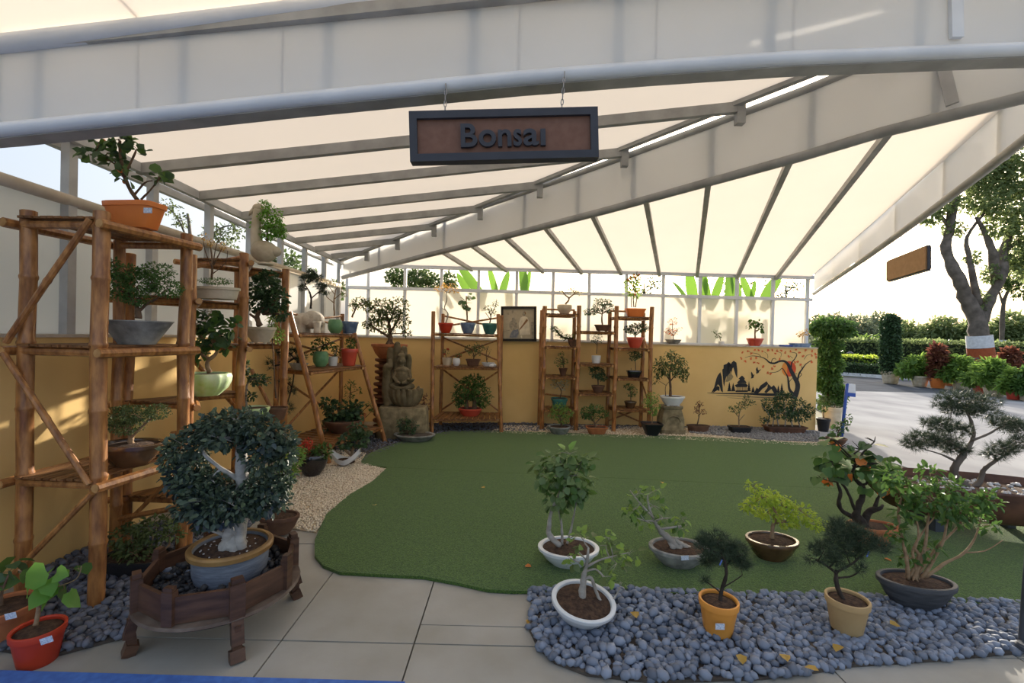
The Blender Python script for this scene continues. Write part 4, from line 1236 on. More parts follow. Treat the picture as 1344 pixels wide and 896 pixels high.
grow(bt, Yt, [[(307, 722, 34, 0), (311, 698, 28, 2), (317, 665, 22, 0), (320, 640, 19, 0), (317, 612, 18, 0), (317, 588, 15, 0), (311, 566, 9, 4)],
              [(298, 722, 20, -6), (304, 700, 16, -6), (312, 672, 14, -3), (318, 650, 12, 0)], [(318, 722, 18, -5), (318, 700, 14, -6), (317, 672, 12, -5)],
              [(319, 632, 9, 0), (306, 622, 8, -4), (290, 610, 7, -6), (274, 594, 6, -8), (262, 585, 4)], [(320, 622, 9, 0), (330, 606, 8, 4), (344, 590, 6, 6), (352, 575, 4)],
              [(317, 590, 9, 0), (325, 575, 7, 0), (332, 560, 5)], [(318, 650, 8, 0), (300, 655, 6, -8), (275, 650, 5, -12)], [(319, 648, 8, 0), (338, 650, 6, 4), (355, 645, 4)]],
     [(310, 553, 42, 16, 0), (280, 565, 28, 20, 8), (342, 562, 32, 18, -4), (362, 580, 24, 20, 6), (245, 588, 27, 20, 0), (228, 602, 18, 16, 0), (258, 606, 20, 11, -8), (262, 571, 22, 15, 0), (250, 668, 20, 13, 0), (283, 626, 22, 10, -10), (352, 606, 18, 10, -12), (372, 596, 16, 18, 0), (345, 592, 22, 12, -14), (300, 572, 26, 12, -14),
      (262, 632, 30, 18, -6), (240, 636, 18, 16, 6), (285, 650, 34, 20, -20), (320, 652, 30, 18, -26), (350, 640, 30, 20, -4), (366, 632, 18, 18, 4), (272, 672, 22, 18, 6), (300, 640, 26, 12, 24), (330, 632, 24, 12, 20), (360, 660, 18, 10, 0), (345, 662, 20, 10, -14), (258, 690, 14, 12, 12)],
     'leaf_dusk', 'bark_pale', .034, 2600, W=.62, roots=5, twigs=3, shell=.45)
grow(bt, Yt, [], [(265, 640, 26, 16, -10), (235, 628, 18, 14, -4), (300, 668, 30, 12, -22), (345, 655, 26, 12, -12), (350, 580, 24, 14, -10)], 'leaf_blue', L=.042, n=260, W=.7, twigs=0)
b = M()
for i in range(34):
    a, r_ = rnd.uniform(0, 6.28), rnd.uniform(.05, .14)
    b.box(pc + Vector((math.cos(a) * r_ * (1 if rnd.random() < .7 else .6) - .01, math.sin(a) * r_ - .02, .152)), (rnd.uniform(.004, .008), rnd.uniform(.003, .006), .004), Matrix.Rotation(rnd.uniform(0, 3), 3, 'Z'))
b.build('white_grit', 'pebble_white', bt, kind='stuff')
# ================================================================== FOUNTAIN, BACK RACKS, WALL TOP
# stone pedestal under the statue
Yf = 6.75; q = Yf / F_PX
ped = thing('stone_pedestal', 'rough brown stone block under the hand shaped fountain', 'pedestal', Vector((AT(529, 440, Yf).x, Yf, 0)))
def FP(px, py, dy=0.0): return AT(px, py, Yf) + Vector((0, dy * q, 0))
b = M(); pb0 = FP(529, 579); b.lathe([(33 * q, 0), (34 * q, 2 * q), (32 * q, 20 * q), (31 * q, 37 * q), (29 * q, 40 * q)], 32, c=(pb0.x, Yf, 0), sy=.72, ex=5, rot=.1)
b.build('block', 'pedestal_stone', ped, 'auto')
ZP = 40 * q
st = thing('hand_fountain', 'stone fountain of a raised hand cradling a seated meditating figure', 'fountain', Vector((pb0.x, Yf, ZP)))
zb = 0
def SP(px, py, dy=0): 
    p = AT(px, py, Yf); return Vector((p.x, Yf + dy * q, p.z + (ZP - FP(529, 539).z)))
b = M()
# palm bowl with finger ridges
for k in range(9):
    a = math.pi * (1.02 + .96 * k / 8)
    ca, sa = math.cos(a), math.sin(a)
    sp = smoothpath([(SP(533 + ca * 6, 538, sa * 5), 5 * q), (SP(533 + ca * 15, 531, sa * 12), 4.6 * q), (SP(533 + ca * 19, 522, sa * 15), 3.8 * q), (SP(533 + ca * 20, 516, sa * 16), 2.6 * q)])
    b.tube([p for p, _ in sp], [r for _, r in sp], 8)
b.ball(SP(532, 527), (17 * q, 14 * q, 11 * q), 18, 10)
b.tube([SP(512, 538, 2), SP(509, 525, 2), SP(508, 510, 2), SP(509, 500, 2)], [9 * q, 8.5 * q, 7.5 * q, 7 * q], 12)      # heel and back of the hand
b.box(SP(522, 510, 7), (26 * q, 6 * q, 46 * q))
for px, top, bot, w_ in ((511, 463, 500, 5.2), (520, 456, 500, 5.0), (529, 461, 500, 4.6), (535, 472, 500, 4.2)):            # four fingers behind the figure
    sp = smoothpath([(SP(px - 1, bot, 5), w_ * 1.12 * q), (SP(px - .5, (top + bot) / 2 + 4, 6), w_ * .95 * q), (SP(px, (top + bot) / 2 - 6, 5.5), w_ * 1.02 * q), (SP(px + .5, top + 3, 3.5), w_ * .85 * q), (SP(px + .7, top, 2.6), w_ * .45 * q)])
    b.tube([p for p, _ in sp], [r for _, r in sp], 10)
sp = smoothpath([(SP(508, 500, 0), 6 * q), (SP(509, 488, -3), 5.4 * q), (SP(513, 487, -4), 4.6 * q), (SP(512, 478, -3), 3 * q)])                      # thumb
b.tube([p for p, _ in sp], [r for _, r in sp], 10)
b.tube([SP(546, 524, -4), SP(549, 517, -5), SP(551, 513, -4)], [3 * q, 2.5 * q, 1.5 * q], 8)
o = b.build('hand', 'statue_stone', st, True)
mo = o.modifiers.new('remesh', 'REMESH'); mo.mode = 'VOXEL'; mo.voxel_size = .008; mo.use_smooth_shade = True
b = M()
b.ball(SP(529, 500, -4), (9.5 * q, 7 * q, 11 * q), 14, 10)                       # torso
b.ball(SP(529, 492, -4), (9 * q, 6 * q, 5 * q), 12, 8)                            # shoulders
b.ball(SP(528, 479, -5), (5.0 * q, 5.2 * q, 6.4 * q), 14, 10)                     # head
b.tube([SP(528, 488, -4.5), SP(528, 482, -5)], [3 * q, 2.8 * q], 8)
b.ball(SP(528, 473, -4.5), (5.3 * q, 5.4 * q, 3.6 * q), 12, 8); b.ball(SP(528, 469, -4), (2.6 * q, 2.6 * q, 2.6 * q), 10, 6)   # hair and topknot
b.ball(SP(528, 480.5, -10.2), (.9 * q, .9 * q, 1.6 * q), 8, 5)                    # nose
for sx in (-1, 1):
    b.ball(SP(528 + sx * 4.9, 480.5, -4.5), (.8 * q, 1.3 * q, 2.6 * q), 8, 5)     # ears
    b.tube([SP(529 + sx * 8, 492, -4), SP(529 + sx * 10.5, 501, -6), SP(529 + sx * 5, 508, -11), SP(529 + sx * 1, 508, -13)], [3.2 * q, 2.8 * q, 2.4 * q, 1.8 * q], 8)   # arms to the lap
    b.tube([SP(529 + sx * 5, 511, -4), SP(529 + sx * 13, 513, -7), SP(529 + sx * 6, 515, -13), SP(529 - sx * 2, 515, -13)], [4.6 * q, 4.2 * q, 3.2 * q, 2 * q], 8)        # folded legs
o = b.build('seated_figure', 'statue_stone', st, True)
mo = o.modifiers.new('remesh', 'REMESH'); mo.mode = 'VOXEL'; mo.voxel_size = .006; mo.use_smooth_shade = True
b = M(); b.lathe([(1.5 * q, 0), (4 * q, 2 * q), (5.5 * q, 4.5 * q), (5 * q, 5 * q), (1 * q, 3 * q)], 14, c=SP(541, 508, -11)); b.build('spout_bowl', 'statue_stone', st, 'auto')
# stack of saucers with the ficus
Yk = 7.1; k_ = Yk / F_PX
xk = AT(506, 440, Yk).x
z = 0.0
hs = (AT(506, 470, Yk).z) / 12
ORD = ['lowest', 'second lowest', 'third lowest', 'fourth lowest', 'fifth lowest', 'sixth lowest', 'sixth highest', 'fifth highest', 'fourth highest', 'third highest', 'second highest', 'topmost']
for i in range(12):
    t = M(); r_ = rnd.uniform(.93, 1.04) * 13.5 * k_
    t.lathe([(r_ * .55, 0), (r_ * .60, hs * .30), (r_ * .93, hs * .55), (r_, hs * .7), (r_ * .97, hs * .97), (r_ * .5, hs * .99)], 20, c=(xk + rnd.uniform(-.01, .01), Yk, z))
    o = t.build('clay_saucer', 'clay_dark', None, 'auto')
    tag(o, ORD[i] + ' terracotta saucer of the stack under the ficus bowl', 'saucer', 'stack of terracotta saucers')
    z += hs
PP('spreading ficus in a terracotta bowl on the stack of saucers behind the fountain', 511, z + .001, 7.05, 'bowl', 'terracotta', 23, 19, leaf='leaf_olive', bark='bark_brown', L=.05, n=520,
   pk=dict(fill=.92), roots=4, lines=[[(512, 452, 10, 0), (512, 438, 7, 0), (510, 424, 5), (505, 408, 3)], [(512, 436, 5, 0), (522, 420, 4), (526, 408, 3)], [(511, 442, 5, 0), (498, 434, 4), (488, 428, 3)], [(510, 426, 4), (518, 404, 3)]],
   pads=[(500, 402, 15, 10), (522, 402, 14, 11), (489, 425, 13, 9), (528, 420, 11, 10), (510, 412, 14, 9), (483, 402, 7, 7), (508, 432, 12, 6), (534, 437, 6, 4), (497, 416, 12, 8)], ymax=7.85)
t = PP('weedy sprig growing in a flat stone dish at the foot of the fountain', 544, .012, 6.42, 'saucer', 'grey_stone', 27, 9, pk=dict(ay=.7, soil='bed_soil'), leaf='leaf_deep', L=.04, n=120, bark='bark_brown', cat='potted plant',
   lines=[[(536, 574, 2.5), (534, 562, 2), (530, 552, 1.5)], [(536, 572, 2), (542, 556, 1.5)]], pads=[(530, 556, 9, 7), (540, 558, 9, 8), (534, 566, 12, 5)])
PP('thin red leaved sprig in a small brown pot beside the crossed brace rack', 557, .012, 6.9, 'flower', 'brown_clay', 7, 12, leaf='leaf_croton', L=.04, n=40, bark='bark_brown', cat='potted plant',
   lines=[[(557, 556, 2), (557, 540, 1.5), (556, 525, 1.2)]], pads=[(557, 522, 5, 6), (560, 533, 5, 4), (553, 530, 4, 4)])

# ---- rack D
zd1, zd2, zd3 = 1.544, 1.024, .234
PP('twisted thin tree in a red bowl on top of the crossed brace rack', 585, zd1, 7.42, 'bowl', 'red_plastic', 10, 13, group=GD, leaf='leaf_yellow', bark='bark_grey', L=.03, n=90,
   lines=[[(585, 424, 2.5, 0), (588, 412, 2.2), (583, 404, 2), (586, 394, 2), (586, 384, 1.5)], [(586, 408, 1.5), (580, 404, 1)]], pads=[(580, 379, 10, 4), (595, 381, 8, 4), (588, 374, 9, 3)])
PP('upright tree with stacked round leaves in a blue fluted bowl on the crossed brace rack', 614, zd1, 7.44, 'bowl', 'blue_glaze', 10, 14, group=GD, pk=dict(flute=(10, .03), n=40), pieces=True, leaf=['leaf_deep', 'leaf_mid'], bark='bark_tan', L=.085, W=.95, n=16, heart=True,
   lines=[[(613, 424, 3, 0), (613, 412, 3, 0), (612, 398, 2.5, 0), (612, 388, 2)]], pads=[(613, 397, 8, 6), (615, 390, 5, 4), (612, 402, 5, 4)], twigs=1)
PP('bare branching sapling in a green bowl on the crossed brace rack', 643, zd1, 7.46, 'bowl', 'teal_glaze', 10.5, 14, group=GD, leaf='leaf_olive', bark='bark_brown', L=.028, n=60,
   lines=[[(643, 424, 2.5, 0), (644, 414, 2), (640, 404, 1.5)], [(644, 414, 2), (650, 402, 1.2), (652, 394, 1)], [(643, 418, 1.5), (637, 410, 1)]], pads=[(641, 405, 6, 5), (650, 398, 4, 5), (647, 410, 6, 4)])
PP('red flowered cactus in a cream cup on the middle shelf of the crossed brace rack', 587, zd2, 7.35, 'mug', 'cream_glaze', 6.5, 10, group=GD, leaf='leaf_olive', bark='bark_brown', L=.02, n=30, cat='potted plant',
   lines=[[(587, 473, 1.5), (585, 465, 1.2), (584, 458, 1)]], pads=[(586, 461, 5, 4)], fruit=('red_plastic', 3, .016, 'flower'))
PP('bright red flower in a small white round pot on the crossed brace rack', 599, zd2, 7.30, 'globe', 'white_glaze', 5.2, 10, group=GD, leaf='leaf_mid', bark='bark_brown', L=.026, n=24, cat='potted plant',
   lines=[[(600, 474, 1.5), (603, 467, 1.2)]], pads=[(602, 467, 4, 3)], fruit=('red_plastic', 3, .018, 'flower'))
PP('spreading small bonsai in a brown rectangular pot on the crossed brace rack', 621, zd2, 7.36, 'flower', 'brown_clay', 9.5, 9, group=GD, pk=dict(ay=.6, ex=6), leaf='leaf_olive', bark='bark_brown', L=.032, n=110,
   lines=[[(621, 475, 2.5, 0), (622, 466, 2), (619, 458, 1.5)], [(621, 468, 1.8), (630, 462, 1.2)]], pads=[(618, 458, 8, 5), (628, 456, 8, 5), (623, 464, 8, 4)])
t = PP('tall bare twig in a low white animal shaped pot on the crossed brace rack', 640, zd2, 7.36, 'saucer', 'white_glaze', 8, 5, group=GD, pk=dict(ay=.6), leaf='leaf_olive', bark='bark_brown', L=.02, n=14, cat='potted plant',
   lines=[[(640, 479, 1.6), (638, 466, 1.3), (640, 456, 1)], [(639, 472, 1.2), (643, 462, .9)]], pads=[(640, 458, 4, 4)], twigs=1)
s7 = 7.36 / F_PX
b = M(); c0 = AT(646, 480, 7.33); b.ball(c0, (4.2 * s7, 3 * s7, 3 * s7), 12, 8); b.ball(c0 + Vector((3.2 * s7, -.5 * s7, 1.2 * s7)), (2.2 * s7, 2 * s7, 2 * s7), 10, 6)
for d_ in (-.6, .6): b.ball(c0 + Vector((2.2 * s7, d_ * s7, 3.2 * s7)), (.7 * s7, .5 * s7, 1.8 * s7), 8, 5)
b.build('rabbit_figure', 'white_glaze', t, True)
PP('thick trunked ficus with dense green crown in a shallow red bowl on the bottom board', 617, zd3, 7.28, 'saucer', 'red_glaze', 16, 10, group=GD, pk=dict(ay=.8), leaf='leaf_mid', bark='bark_brown', L=.05, n=520, roots=4,
   lines=[[(612, 541, 8, 0), (612, 530, 7), (614, 518, 4)], [(622, 541, 9, 0), (623, 530, 8), (620, 518, 4)]], pads=[(615, 510, 17, 14), (630, 518, 14, 14), (605, 520, 12, 10), (622, 500, 14, 8), (634, 528, 9, 7), (602, 528, 6, 6)])
# ---- framed picture leaning on the wall top
Yp = WALLPX(680, 440).y - .05
def FPc(px, py, dy=0.0): return PL(px, py, BW(0, 0, .04 - dy), BW(1, 0, .04 - dy))
t = thing('framed_picture', 'black framed drawing of a robed woman leaning on the wall top', 'picture', onz(FPc(680, 440), WTOP + .02))
x0, x1, y0, y1 = 657.5, 704, 402, 447.5
b = M(); b.slab([FPc(x0, y1), FPc(x1, y1), FPc(x1, y0), FPc(x0, y0)], -wn, .015); b.build('backing', 'paper', t)
for p, r_ in (((x0, y0 + 1.5), (x1, y0 + 1.5)), ((x0, y1 - 1.5), (x1, y1 - 1.5)), ((x0 + 1.5, y0), (x0 + 1.5, y1)), ((x1 - 1.5, y0), (x1 - 1.5, y1))):
    b = M(); b.bar(FPc(*p, .0), FPc(*r_, .0), .042, .05, wn) if p[0] == r_[0] else b.bar(FPc(*p), FPc(*r_), .05, .042); b.build('frame_side', 'frame_black', t)
def art(pts, m_, d_, nm='drawing'):
    b = M(); b.flat([FPc(x0 + 3 + u * 40.5, y0 + 3 + v * 39.5) + wn * (.004 + d_ * .0006) for u, v in pts]); b.build(nm, m_, t)
art([(.55, .98), (.52, .7), (.50, .5), (.56, .30), (.66, .24), (.78, .28), (.84, .45), (.86, .7), (.88, .98)], 'ink_pale', 1)
art([(.62, .20), (.63, .12), (.68, .08), (.73, .12), (.72, .22), (.67, .26)], 'ink_grey', 2)
art([(.68, .10), (.71, .09), (.735, .17), (.71, .2)], 'ink_brown', 3)
art([(.74, .36), (.78, .33), (.80, .40), (.70, .52), (.58, .66), (.52, .72), (.53, .66), (.62, .54)], 'ink_brown', 3)
art([(.2, .62), (.18, .5), (.24, .42), (.3, .36), (.40, .38), (.44, .5), (.45, .64), (.36, .72), (.26, .70)], 'ink_grey', 1)
art([(.27, .40), (.29, .30), (.36, .29), (.39, .37), (.34, .44)], 'ink_grey', 2)
art([(.22, .86), (.3, .72), (.48, .68), (.5, .8), (.46, .96), (.2, .96)], 'ink_blue', 1)
art([(.27, .08), (.33, .05), (.34, .13), (.29, .16)], 'ink_grey', 1); art([(.13, .16), (.17, .12), (.19, .19), (.15, .21)], 'ink_grey', 1)
art([(.90, .45), (.99, .43), (.99, .97), (.92, .97)], 'ink_grey', 1)
art([(.03, .74), (.22, .70), (.22, .72), (.03, .765)], 'ink_grey', 1)
art([(.54, .86), (.87, .86), (.88, .975), (.55, .975)], 'paper', 2); art([(.56, .90), (.6, .88), (.62, .975), (.58, .975)], 'ink_pale', 3)

# ---- rack E
def e(z): return z + .014
Yc = 7.58
PP('twisted pale tree in a cream green pot on the top left of the back rack', 741, e(1.89), Yc, 'urn', 'cream_glaze', 9.8, 12, group=GE, leaf='leaf_pale', bark='bark_tan', L=.026, n=120,
   lines=[[(742, 399, 3, 0), (747, 392, 2.6), (741, 387, 2.4), (738, 382, 2)], [(746, 392, 2.4), (753, 386, 2), (758, 383, 1.4)]], pads=[(738, 381, 4, 3), (752, 381, 9, 4), (759, 384, 5, 3), (748, 378, 6, 2.5)])
PP('cascading juniper on a driftwood log pot at the second level of the back rack', 752, e(1.36), Yc, 'bowl', 'brown_clay', 7, 9, group=GE, pk=dict(ay=.8), leaf='leaf_mid', bark='bark_dark', L=.022, n=240,
   lines=[[(752, 444, 4, 0), (745, 444, 4), (738, 442, 3.5), (732, 436, 3), (728, 432, 2)], [(744, 444, 2), (740, 447, 1.5)]], pads=[(728, 432, 5, 4), (733, 437, 5, 4), (740, 442, 6, 3), (748, 441, 6, 3), (725, 430, 3, 2)])
PP('sparse upright bonsai in a square brown pot on the third level of the back rack', 739, e(.87), Yc, 'cone', 'brown_clay', 5.6, 10, group=GE, pk=dict(ex=6), leaf='leaf_mid', bark='bark_brown', L=.03, n=75,
   lines=[[(739, 485, 2, 0), (740, 476, 1.8), (737, 468, 1.4)]], pads=[(737, 466, 4, 4), (732, 474, 5, 4), (741, 474, 4, 4), (736, 478, 6, 3)])
PP('pale dry leaved twigs in a teal square pot low on the back rack', 734, e(.33), Yc, 'flower', 'teal_glaze', 10.5, 13, group=GE, pk=dict(ex=5), leaf='leaf_pale', bark='bark_brown', L=.034, n=70,
   lines=[[(735, 522, 2, 0), (736, 512, 1.5), (730, 502, 1.2)], [(736, 514, 1.4), (741, 504, 1)]], pads=[(732, 500, 8, 4), (742, 502, 6, 5), (727, 506, 5, 3), (737, 508, 6, 4)])
PP('bushy light green plant in a low grey pot on the gravel before the back rack', 734, .015, 7.12, 'saucer', 'grey_stone', 14.5, 10, leaf='leaf_light', bark='bark_brown', L=.036, n=260, roots=3,
   lines=[[(737, 562, 4, 0), (736, 552, 3), (733, 542, 2)]], pads=[(733, 538, 11, 7), (744, 542, 8, 7), (728, 545, 8, 5), (738, 550, 8, 5), (736, 533, 7, 4)])
PP('umbrella crowned bonsai in a brown rectangular pot on the middle bay of the back rack', 791, e(1.62), Yc, 'flower', 'brown_clay', 10.5, 8, group=GE, pk=dict(ay=.55, ex=6, lift=.008), leaf='leaf_deep', bark='bark_brown', L=.036, n=260,
   lines=[[(791, 428, 3, 0), (790, 418, 2.6), (791, 408, 2)], [(790, 412, 2), (800, 406, 1.5)], [(790, 412, 2), (778, 408, 1.4)]], pads=[(790, 397, 11, 5), (798, 404, 9, 6), (776, 409, 9, 4), (786, 404, 9, 5), (770, 411, 4, 3)], ymax=7.95)
PP('wispy sapling in a round white pot on the middle bay of the back rack', 782.5, e(1.09), Yc, 'mug', 'white_glaze', 6, 10, group=GE, pk=dict(soil='moss'), leaf='leaf_olive', bark='bark_brown', L=.03, n=50,
   lines=[[(783, 464, 1.5, 0), (783, 455, 1.2), (784, 446, 1)], [(783, 452, 1), (778, 446, .8)]], pads=[(784, 441, 7, 2.5), (779, 446, 5, 2.5), (787, 447, 5, 2)])
PP('round crowned bonsai in a brown oval pot on the middle bay of the back rack', 785, e(.61), Yc, 'bowl', 'brown_clay', 8.8, 9, group=GE, pk=dict(ay=.7), leaf='leaf_deep', bark='bark_brown', L=.036, n=240,
   lines=[[(785, 507, 2.5, 0), (785, 498, 2.2), (782, 490, 1.6)]], pads=[(783, 488, 9, 8), (790, 494, 7, 5), (779, 482, 6, 4)])
PP('wide crowned bonsai in an orange rectangular pot on the gravel before the back rack', 783, .015, 7.15, 'flower', 'terracotta', 14, 9, pk=dict(ay=.6, ex=6, lift=.01), leaf='leaf_mid', bark='bark_brown', L=.034, n=300,
   lines=[[(782, 563, 3.5, 0), (780, 554, 3), (775, 548, 2)], [(781, 556, 2), (790, 548, 1.5)]], pads=[(772, 540, 9, 7), (782, 536, 10, 6), (792, 543, 6, 5), (766, 545, 5, 4), (776, 547, 10, 4)])
PP('tall orange and green croton in an orange planter atop the back rack', 834, e(1.87), Yc, 'flower', 'orange_plastic', 13, 11, group=GE, pk=dict(ay=.55, ex=6), leaf='leaf_light', bark='bark_brown', L=.05, n=110,
   lines=[[(832, 403, 2, 0), (831, 388, 1.6), (834, 374, 1.3), (836, 356, 1)], [(834, 403, 2, 0), (836, 390, 1.5), (831, 378, 1.2)], [(829, 403, 1.5, 0), (828, 385, 1)]], pads=[(828, 374, 9, 9), (834, 382, 8, 9), (833, 366, 8, 7), (824, 384, 5, 5)], fruit=('leaf_orange', 9, .022, 'flower'), ymax=7.95)
t = PP('leafy bonsai in a red patterned bowl on the right bay of the back rack', 833.5, e(1.36), Yc, 'bowl', 'red_glaze', 11, 14, group=GE, leaf='leaf_deep', bark='bark_brown', L=.036, n=220,
   lines=[[(834, 444, 3, 0), (834, 438, 2.4)], [(834, 440, 2), (843, 434, 1.5)]], pads=[(833, 433, 12, 5), (843, 430, 8, 5), (825, 432, 6, 4), (836, 427, 8, 3)])
PP('small dark tree in a black rectangular pot on the right bay of the back rack', 832, e(.87), Yc, 'flower', 'black_glaze', 9.5, 9, group=GE, pk=dict(ay=.6, ex=6), leaf='leaf_deep', bark='bark_brown', L=.032, n=130,
   lines=[[(834, 488, 1.6, 0), (834, 478, 1.4), (833, 470, 1.2)], [(829, 488, 1.2, 0), (828, 483, 1)]], pads=[(833, 463, 7, 5), (838, 466, 5, 4), (832, 470, 5, 3)])
PP('sparse sapling in a dark brown pot on the lowest board of the right bay', 827.5, e(.36), Yc, 'bowl', 'brown_glaze', 8, 9, group=GE, leaf='leaf_mid', bark='bark_brown', L=.034, n=80,
   lines=[[(828, 528, 1.8, 0), (828, 518, 1.5), (826, 510, 1.2)], [(828, 518, 1.2), (833, 513, 1)]], pads=[(825, 507, 6, 4), (832, 512, 5, 4), (829, 518, 5, 3)])
t = PP('slender light green plant in a square black pot beside the carved pedestal', 855.5, .015, 7.18, 'cone', 'black_plastic', 13, 16, pk=dict(ex=7, n=40, thick=.08), leaf='leaf_light', bark='bark_tan', L=.045, n=110, cat='potted plant',
   lines=[[(855, 560, 2, 0), (856, 545, 1.6), (855, 525, 1.3)]], pads=[(855, 520, 9, 5), (860, 532, 8, 6), (850, 530, 7, 5), (857, 540, 6, 5)])
# ---- carved pedestal with the ficus
Yd = 7.45; q = Yd / F_PX
t = thing('carved_pedestal', 'carved sandstone block pedestal beside the back rack', 'pedestal', Vector((AT(883, 440, Yd).x, Yd, .0)))
xd = t.location.x; hp = AT(883, 532, Yd).z
b = M(); b.lathe([(16.5 * q, 0), (16.5 * q, 6 * q), (15.6 * q, 7 * q), (15.2 * q, hp * .55), (12 * q, hp * .88), (13.5 * q, hp * .93), (13.5 * q, hp)], 40, c=t.location, ex=8, sy=.8); b.build('block', 'pedestal_stone', t, 'auto')
b = M()
for i in range(14):
    a0, a1 = math.pi * i / 13, math.pi * (i + 1) / 13
    if i < 13: b.tube([(xd + math.cos(a0) * 9 * q, Yd - 12.4 * q, hp * .45 + math.sin(a0) * 8 * q), (xd + math.cos(a1) * 9 * q, Yd - 12.4 * q, hp * .45 + math.sin(a1) * 8 * q)], .9 * q, 6)
b.box((xd, Yd - 13 * q, hp * .16), (27 * q, 1.5 * q, 2 * q)); b.build('carving', 'pedestal_stone', t)
PP('ficus with hanging leaves in a white and blue oval pot on the carved pedestal', 882.5, hp + .001, Yd, 'bowl', 'white_glaze', 16, 12, pk=dict(ay=.75, lift=.006), leaf='leaf_olive', bark='bark_brown', L=.05, n=300, roots=5,
   lines=[[(880, 522, 6, 0), (880, 508, 4.5, 0), (879, 492, 3.5), (880, 478, 2)], [(874, 522, 1.5, 0), (873, 508, 1.2), (877, 500, 1)], [(880, 500, 2.5), (892, 484, 1.6)], [(880, 500, 2.5), (868, 484, 1.6)]],
   pads=[(880, 473, 15, 9), (893, 480, 11, 10), (866, 482, 9, 12), (880, 486, 15, 8), (898, 492, 6, 9), (862, 498, 4, 6), (880, 464, 8, 4)], droop=.9, ymax=7.95)
# ---- along the wall top
Yw = WALLPX(900, 440, .0).y + .095
zt = WTOP + .021
PP('orange tinted twiggy plant in a low grey bowl on the wall top', 884, zt, Yw, 'saucer', 'grey_stone', 10, 6, leaf='leaf_orange', bark='bark_brown', L=.03, n=70,
   lines=[[(884, 446, 1.8, 0), (884, 436, 1.5), (882, 424, 1)], [(884, 440, 1.2), (891, 432, 1)], [(884, 440, 1.2), (877, 433, 1)]], pads=[(883, 422, 6, 5), (890, 432, 5, 3), (877, 434, 5, 4), (884, 436, 6, 4)], ymax=Yw + .07)
PP('thin bare sprig in a small white pot on the wall top', 947, zt, WALLPX(947, 440).y + .08, 'mug', 'white_glaze', 3.6, 5, leaf='leaf_mid', bark='bark_brown', L=.028, n=26, cat='potted plant',
   lines=[[(946, 447, 1.2, 0), (944, 441, 1), (938, 436, .8)]], pads=[(944, 440, 4, 3), (937, 435, 3, 2)])
PP('broad leaved plant in a bright red bowl on the wall top above the mural', 991, zt, WALLPX(991, 440).y + .09, 'bowl', 'red_glaze', 10, 10, leaf='leaf_mid', bark='bark_tan', L=.075, n=26, W=.7, cat='potted plant',
   pk=dict(flute=(9, .03), n=36), lines=[[(991, 444, 3, 0), (991, 434, 2.4, 0), (990, 426, 1.6)]], pads=[(984, 426, 5, 4), (996, 426, 5, 4), (990, 422, 6, 3), (998, 432, 3, 4)], droop=.6, ymax=8.2)
PP('yellowing sprig in a white trough at the right end of the wall top', 1050, zt, WALLPX(1050, 440).y + .09, 'tray', 'blue_glaze', 13, 5, pk=dict(ay=.4, ex=6), leaf='leaf_yellow', bark='bark_tan', L=.035, n=30, cat='potted plant',
   lines=[[(1053, 450, 1.2, 0), (1054, 442, 1), (1056, 436, .8)]], pads=[(1056, 436, 6, 3), (1050, 439, 4, 3)], ymax=8.22)
b = M(); p_ = WALLPX(1020, 455); b.tube([onz(WALLPX(1023, 455, -.03), zt + .018), onz(WALLPX(1040, 455, -.03), zt + .018)], .016, 8); tag(b.build('blue_pipe', 'blue_paint', None, True), 'short blue pipe lying on the wall top', 'pipe')
# ---- ground in front of the painted wall
PP('small red tinged sapling in a flat brown oval tray on the grey gravel', 916.5, .022, 7.55, 'tray', 'brown_clay', 15, 8, pk=dict(ay=.6), leaf='leaf_croton', bark='bark_brown', L=.03, n=60,
   lines=[[(915, 558, 2.5, 0), (916, 548, 2), (919, 540, 1.5), (918, 530, 1)], [(916, 546, 1.3), (922, 540, 1)]], pads=[(918, 530, 4, 4), (923, 540, 4, 3), (914, 538, 3, 4)])
PP('thin branched bonsai in a black rectangular tray before the mural', 971, .022, 7.55, 'tray', 'black_plastic', 14, 8, pk=dict(ay=.6, ex=6), leaf='leaf_olive', bark='bark_tan', L=.032, n=130,
   lines=[[(970, 560, 2.5, 0), (970, 550, 2), (972, 540, 1.6), (976, 530, 1.2)], [(970, 548, 1.5), (964, 540, 1.2), (961, 536, 1)], [(970, 552, 1.4), (978, 544, 1)]], pads=[(981, 528, 9, 3.5), (964, 538, 6, 4), (974, 533, 8, 4), (979, 522, 4, 4), (958, 536, 3, 3)])
t = PP('dense dark green shrub group in a long brown trough before the mural', 1030, .022, 7.66, 'tray', 'rust_metal', 27, 8, pk=dict(ay=.35, ex=8, n=48), leaf='leaf_deep', bark='bark_grey', L=.042, n=900,
   lines=[[(x, 560, 2.5, 0), (x + rnd.uniform(-4, 4), 545, 2), (x + rnd.uniform(-6, 6), 532, 1.5)] for x in (1006, 1014, 1022, 1030, 1040, 1050)],
   pads=[(1014, 532, 13, 11), (1032, 528, 15, 12), (1050, 535, 13, 11), (1063, 540, 8, 8), (1024, 542, 18, 7), (1046, 546, 16, 8), (1003, 550, 7, 4), (1030, 520, 10, 6)], ymax=7.93, depth=.5)

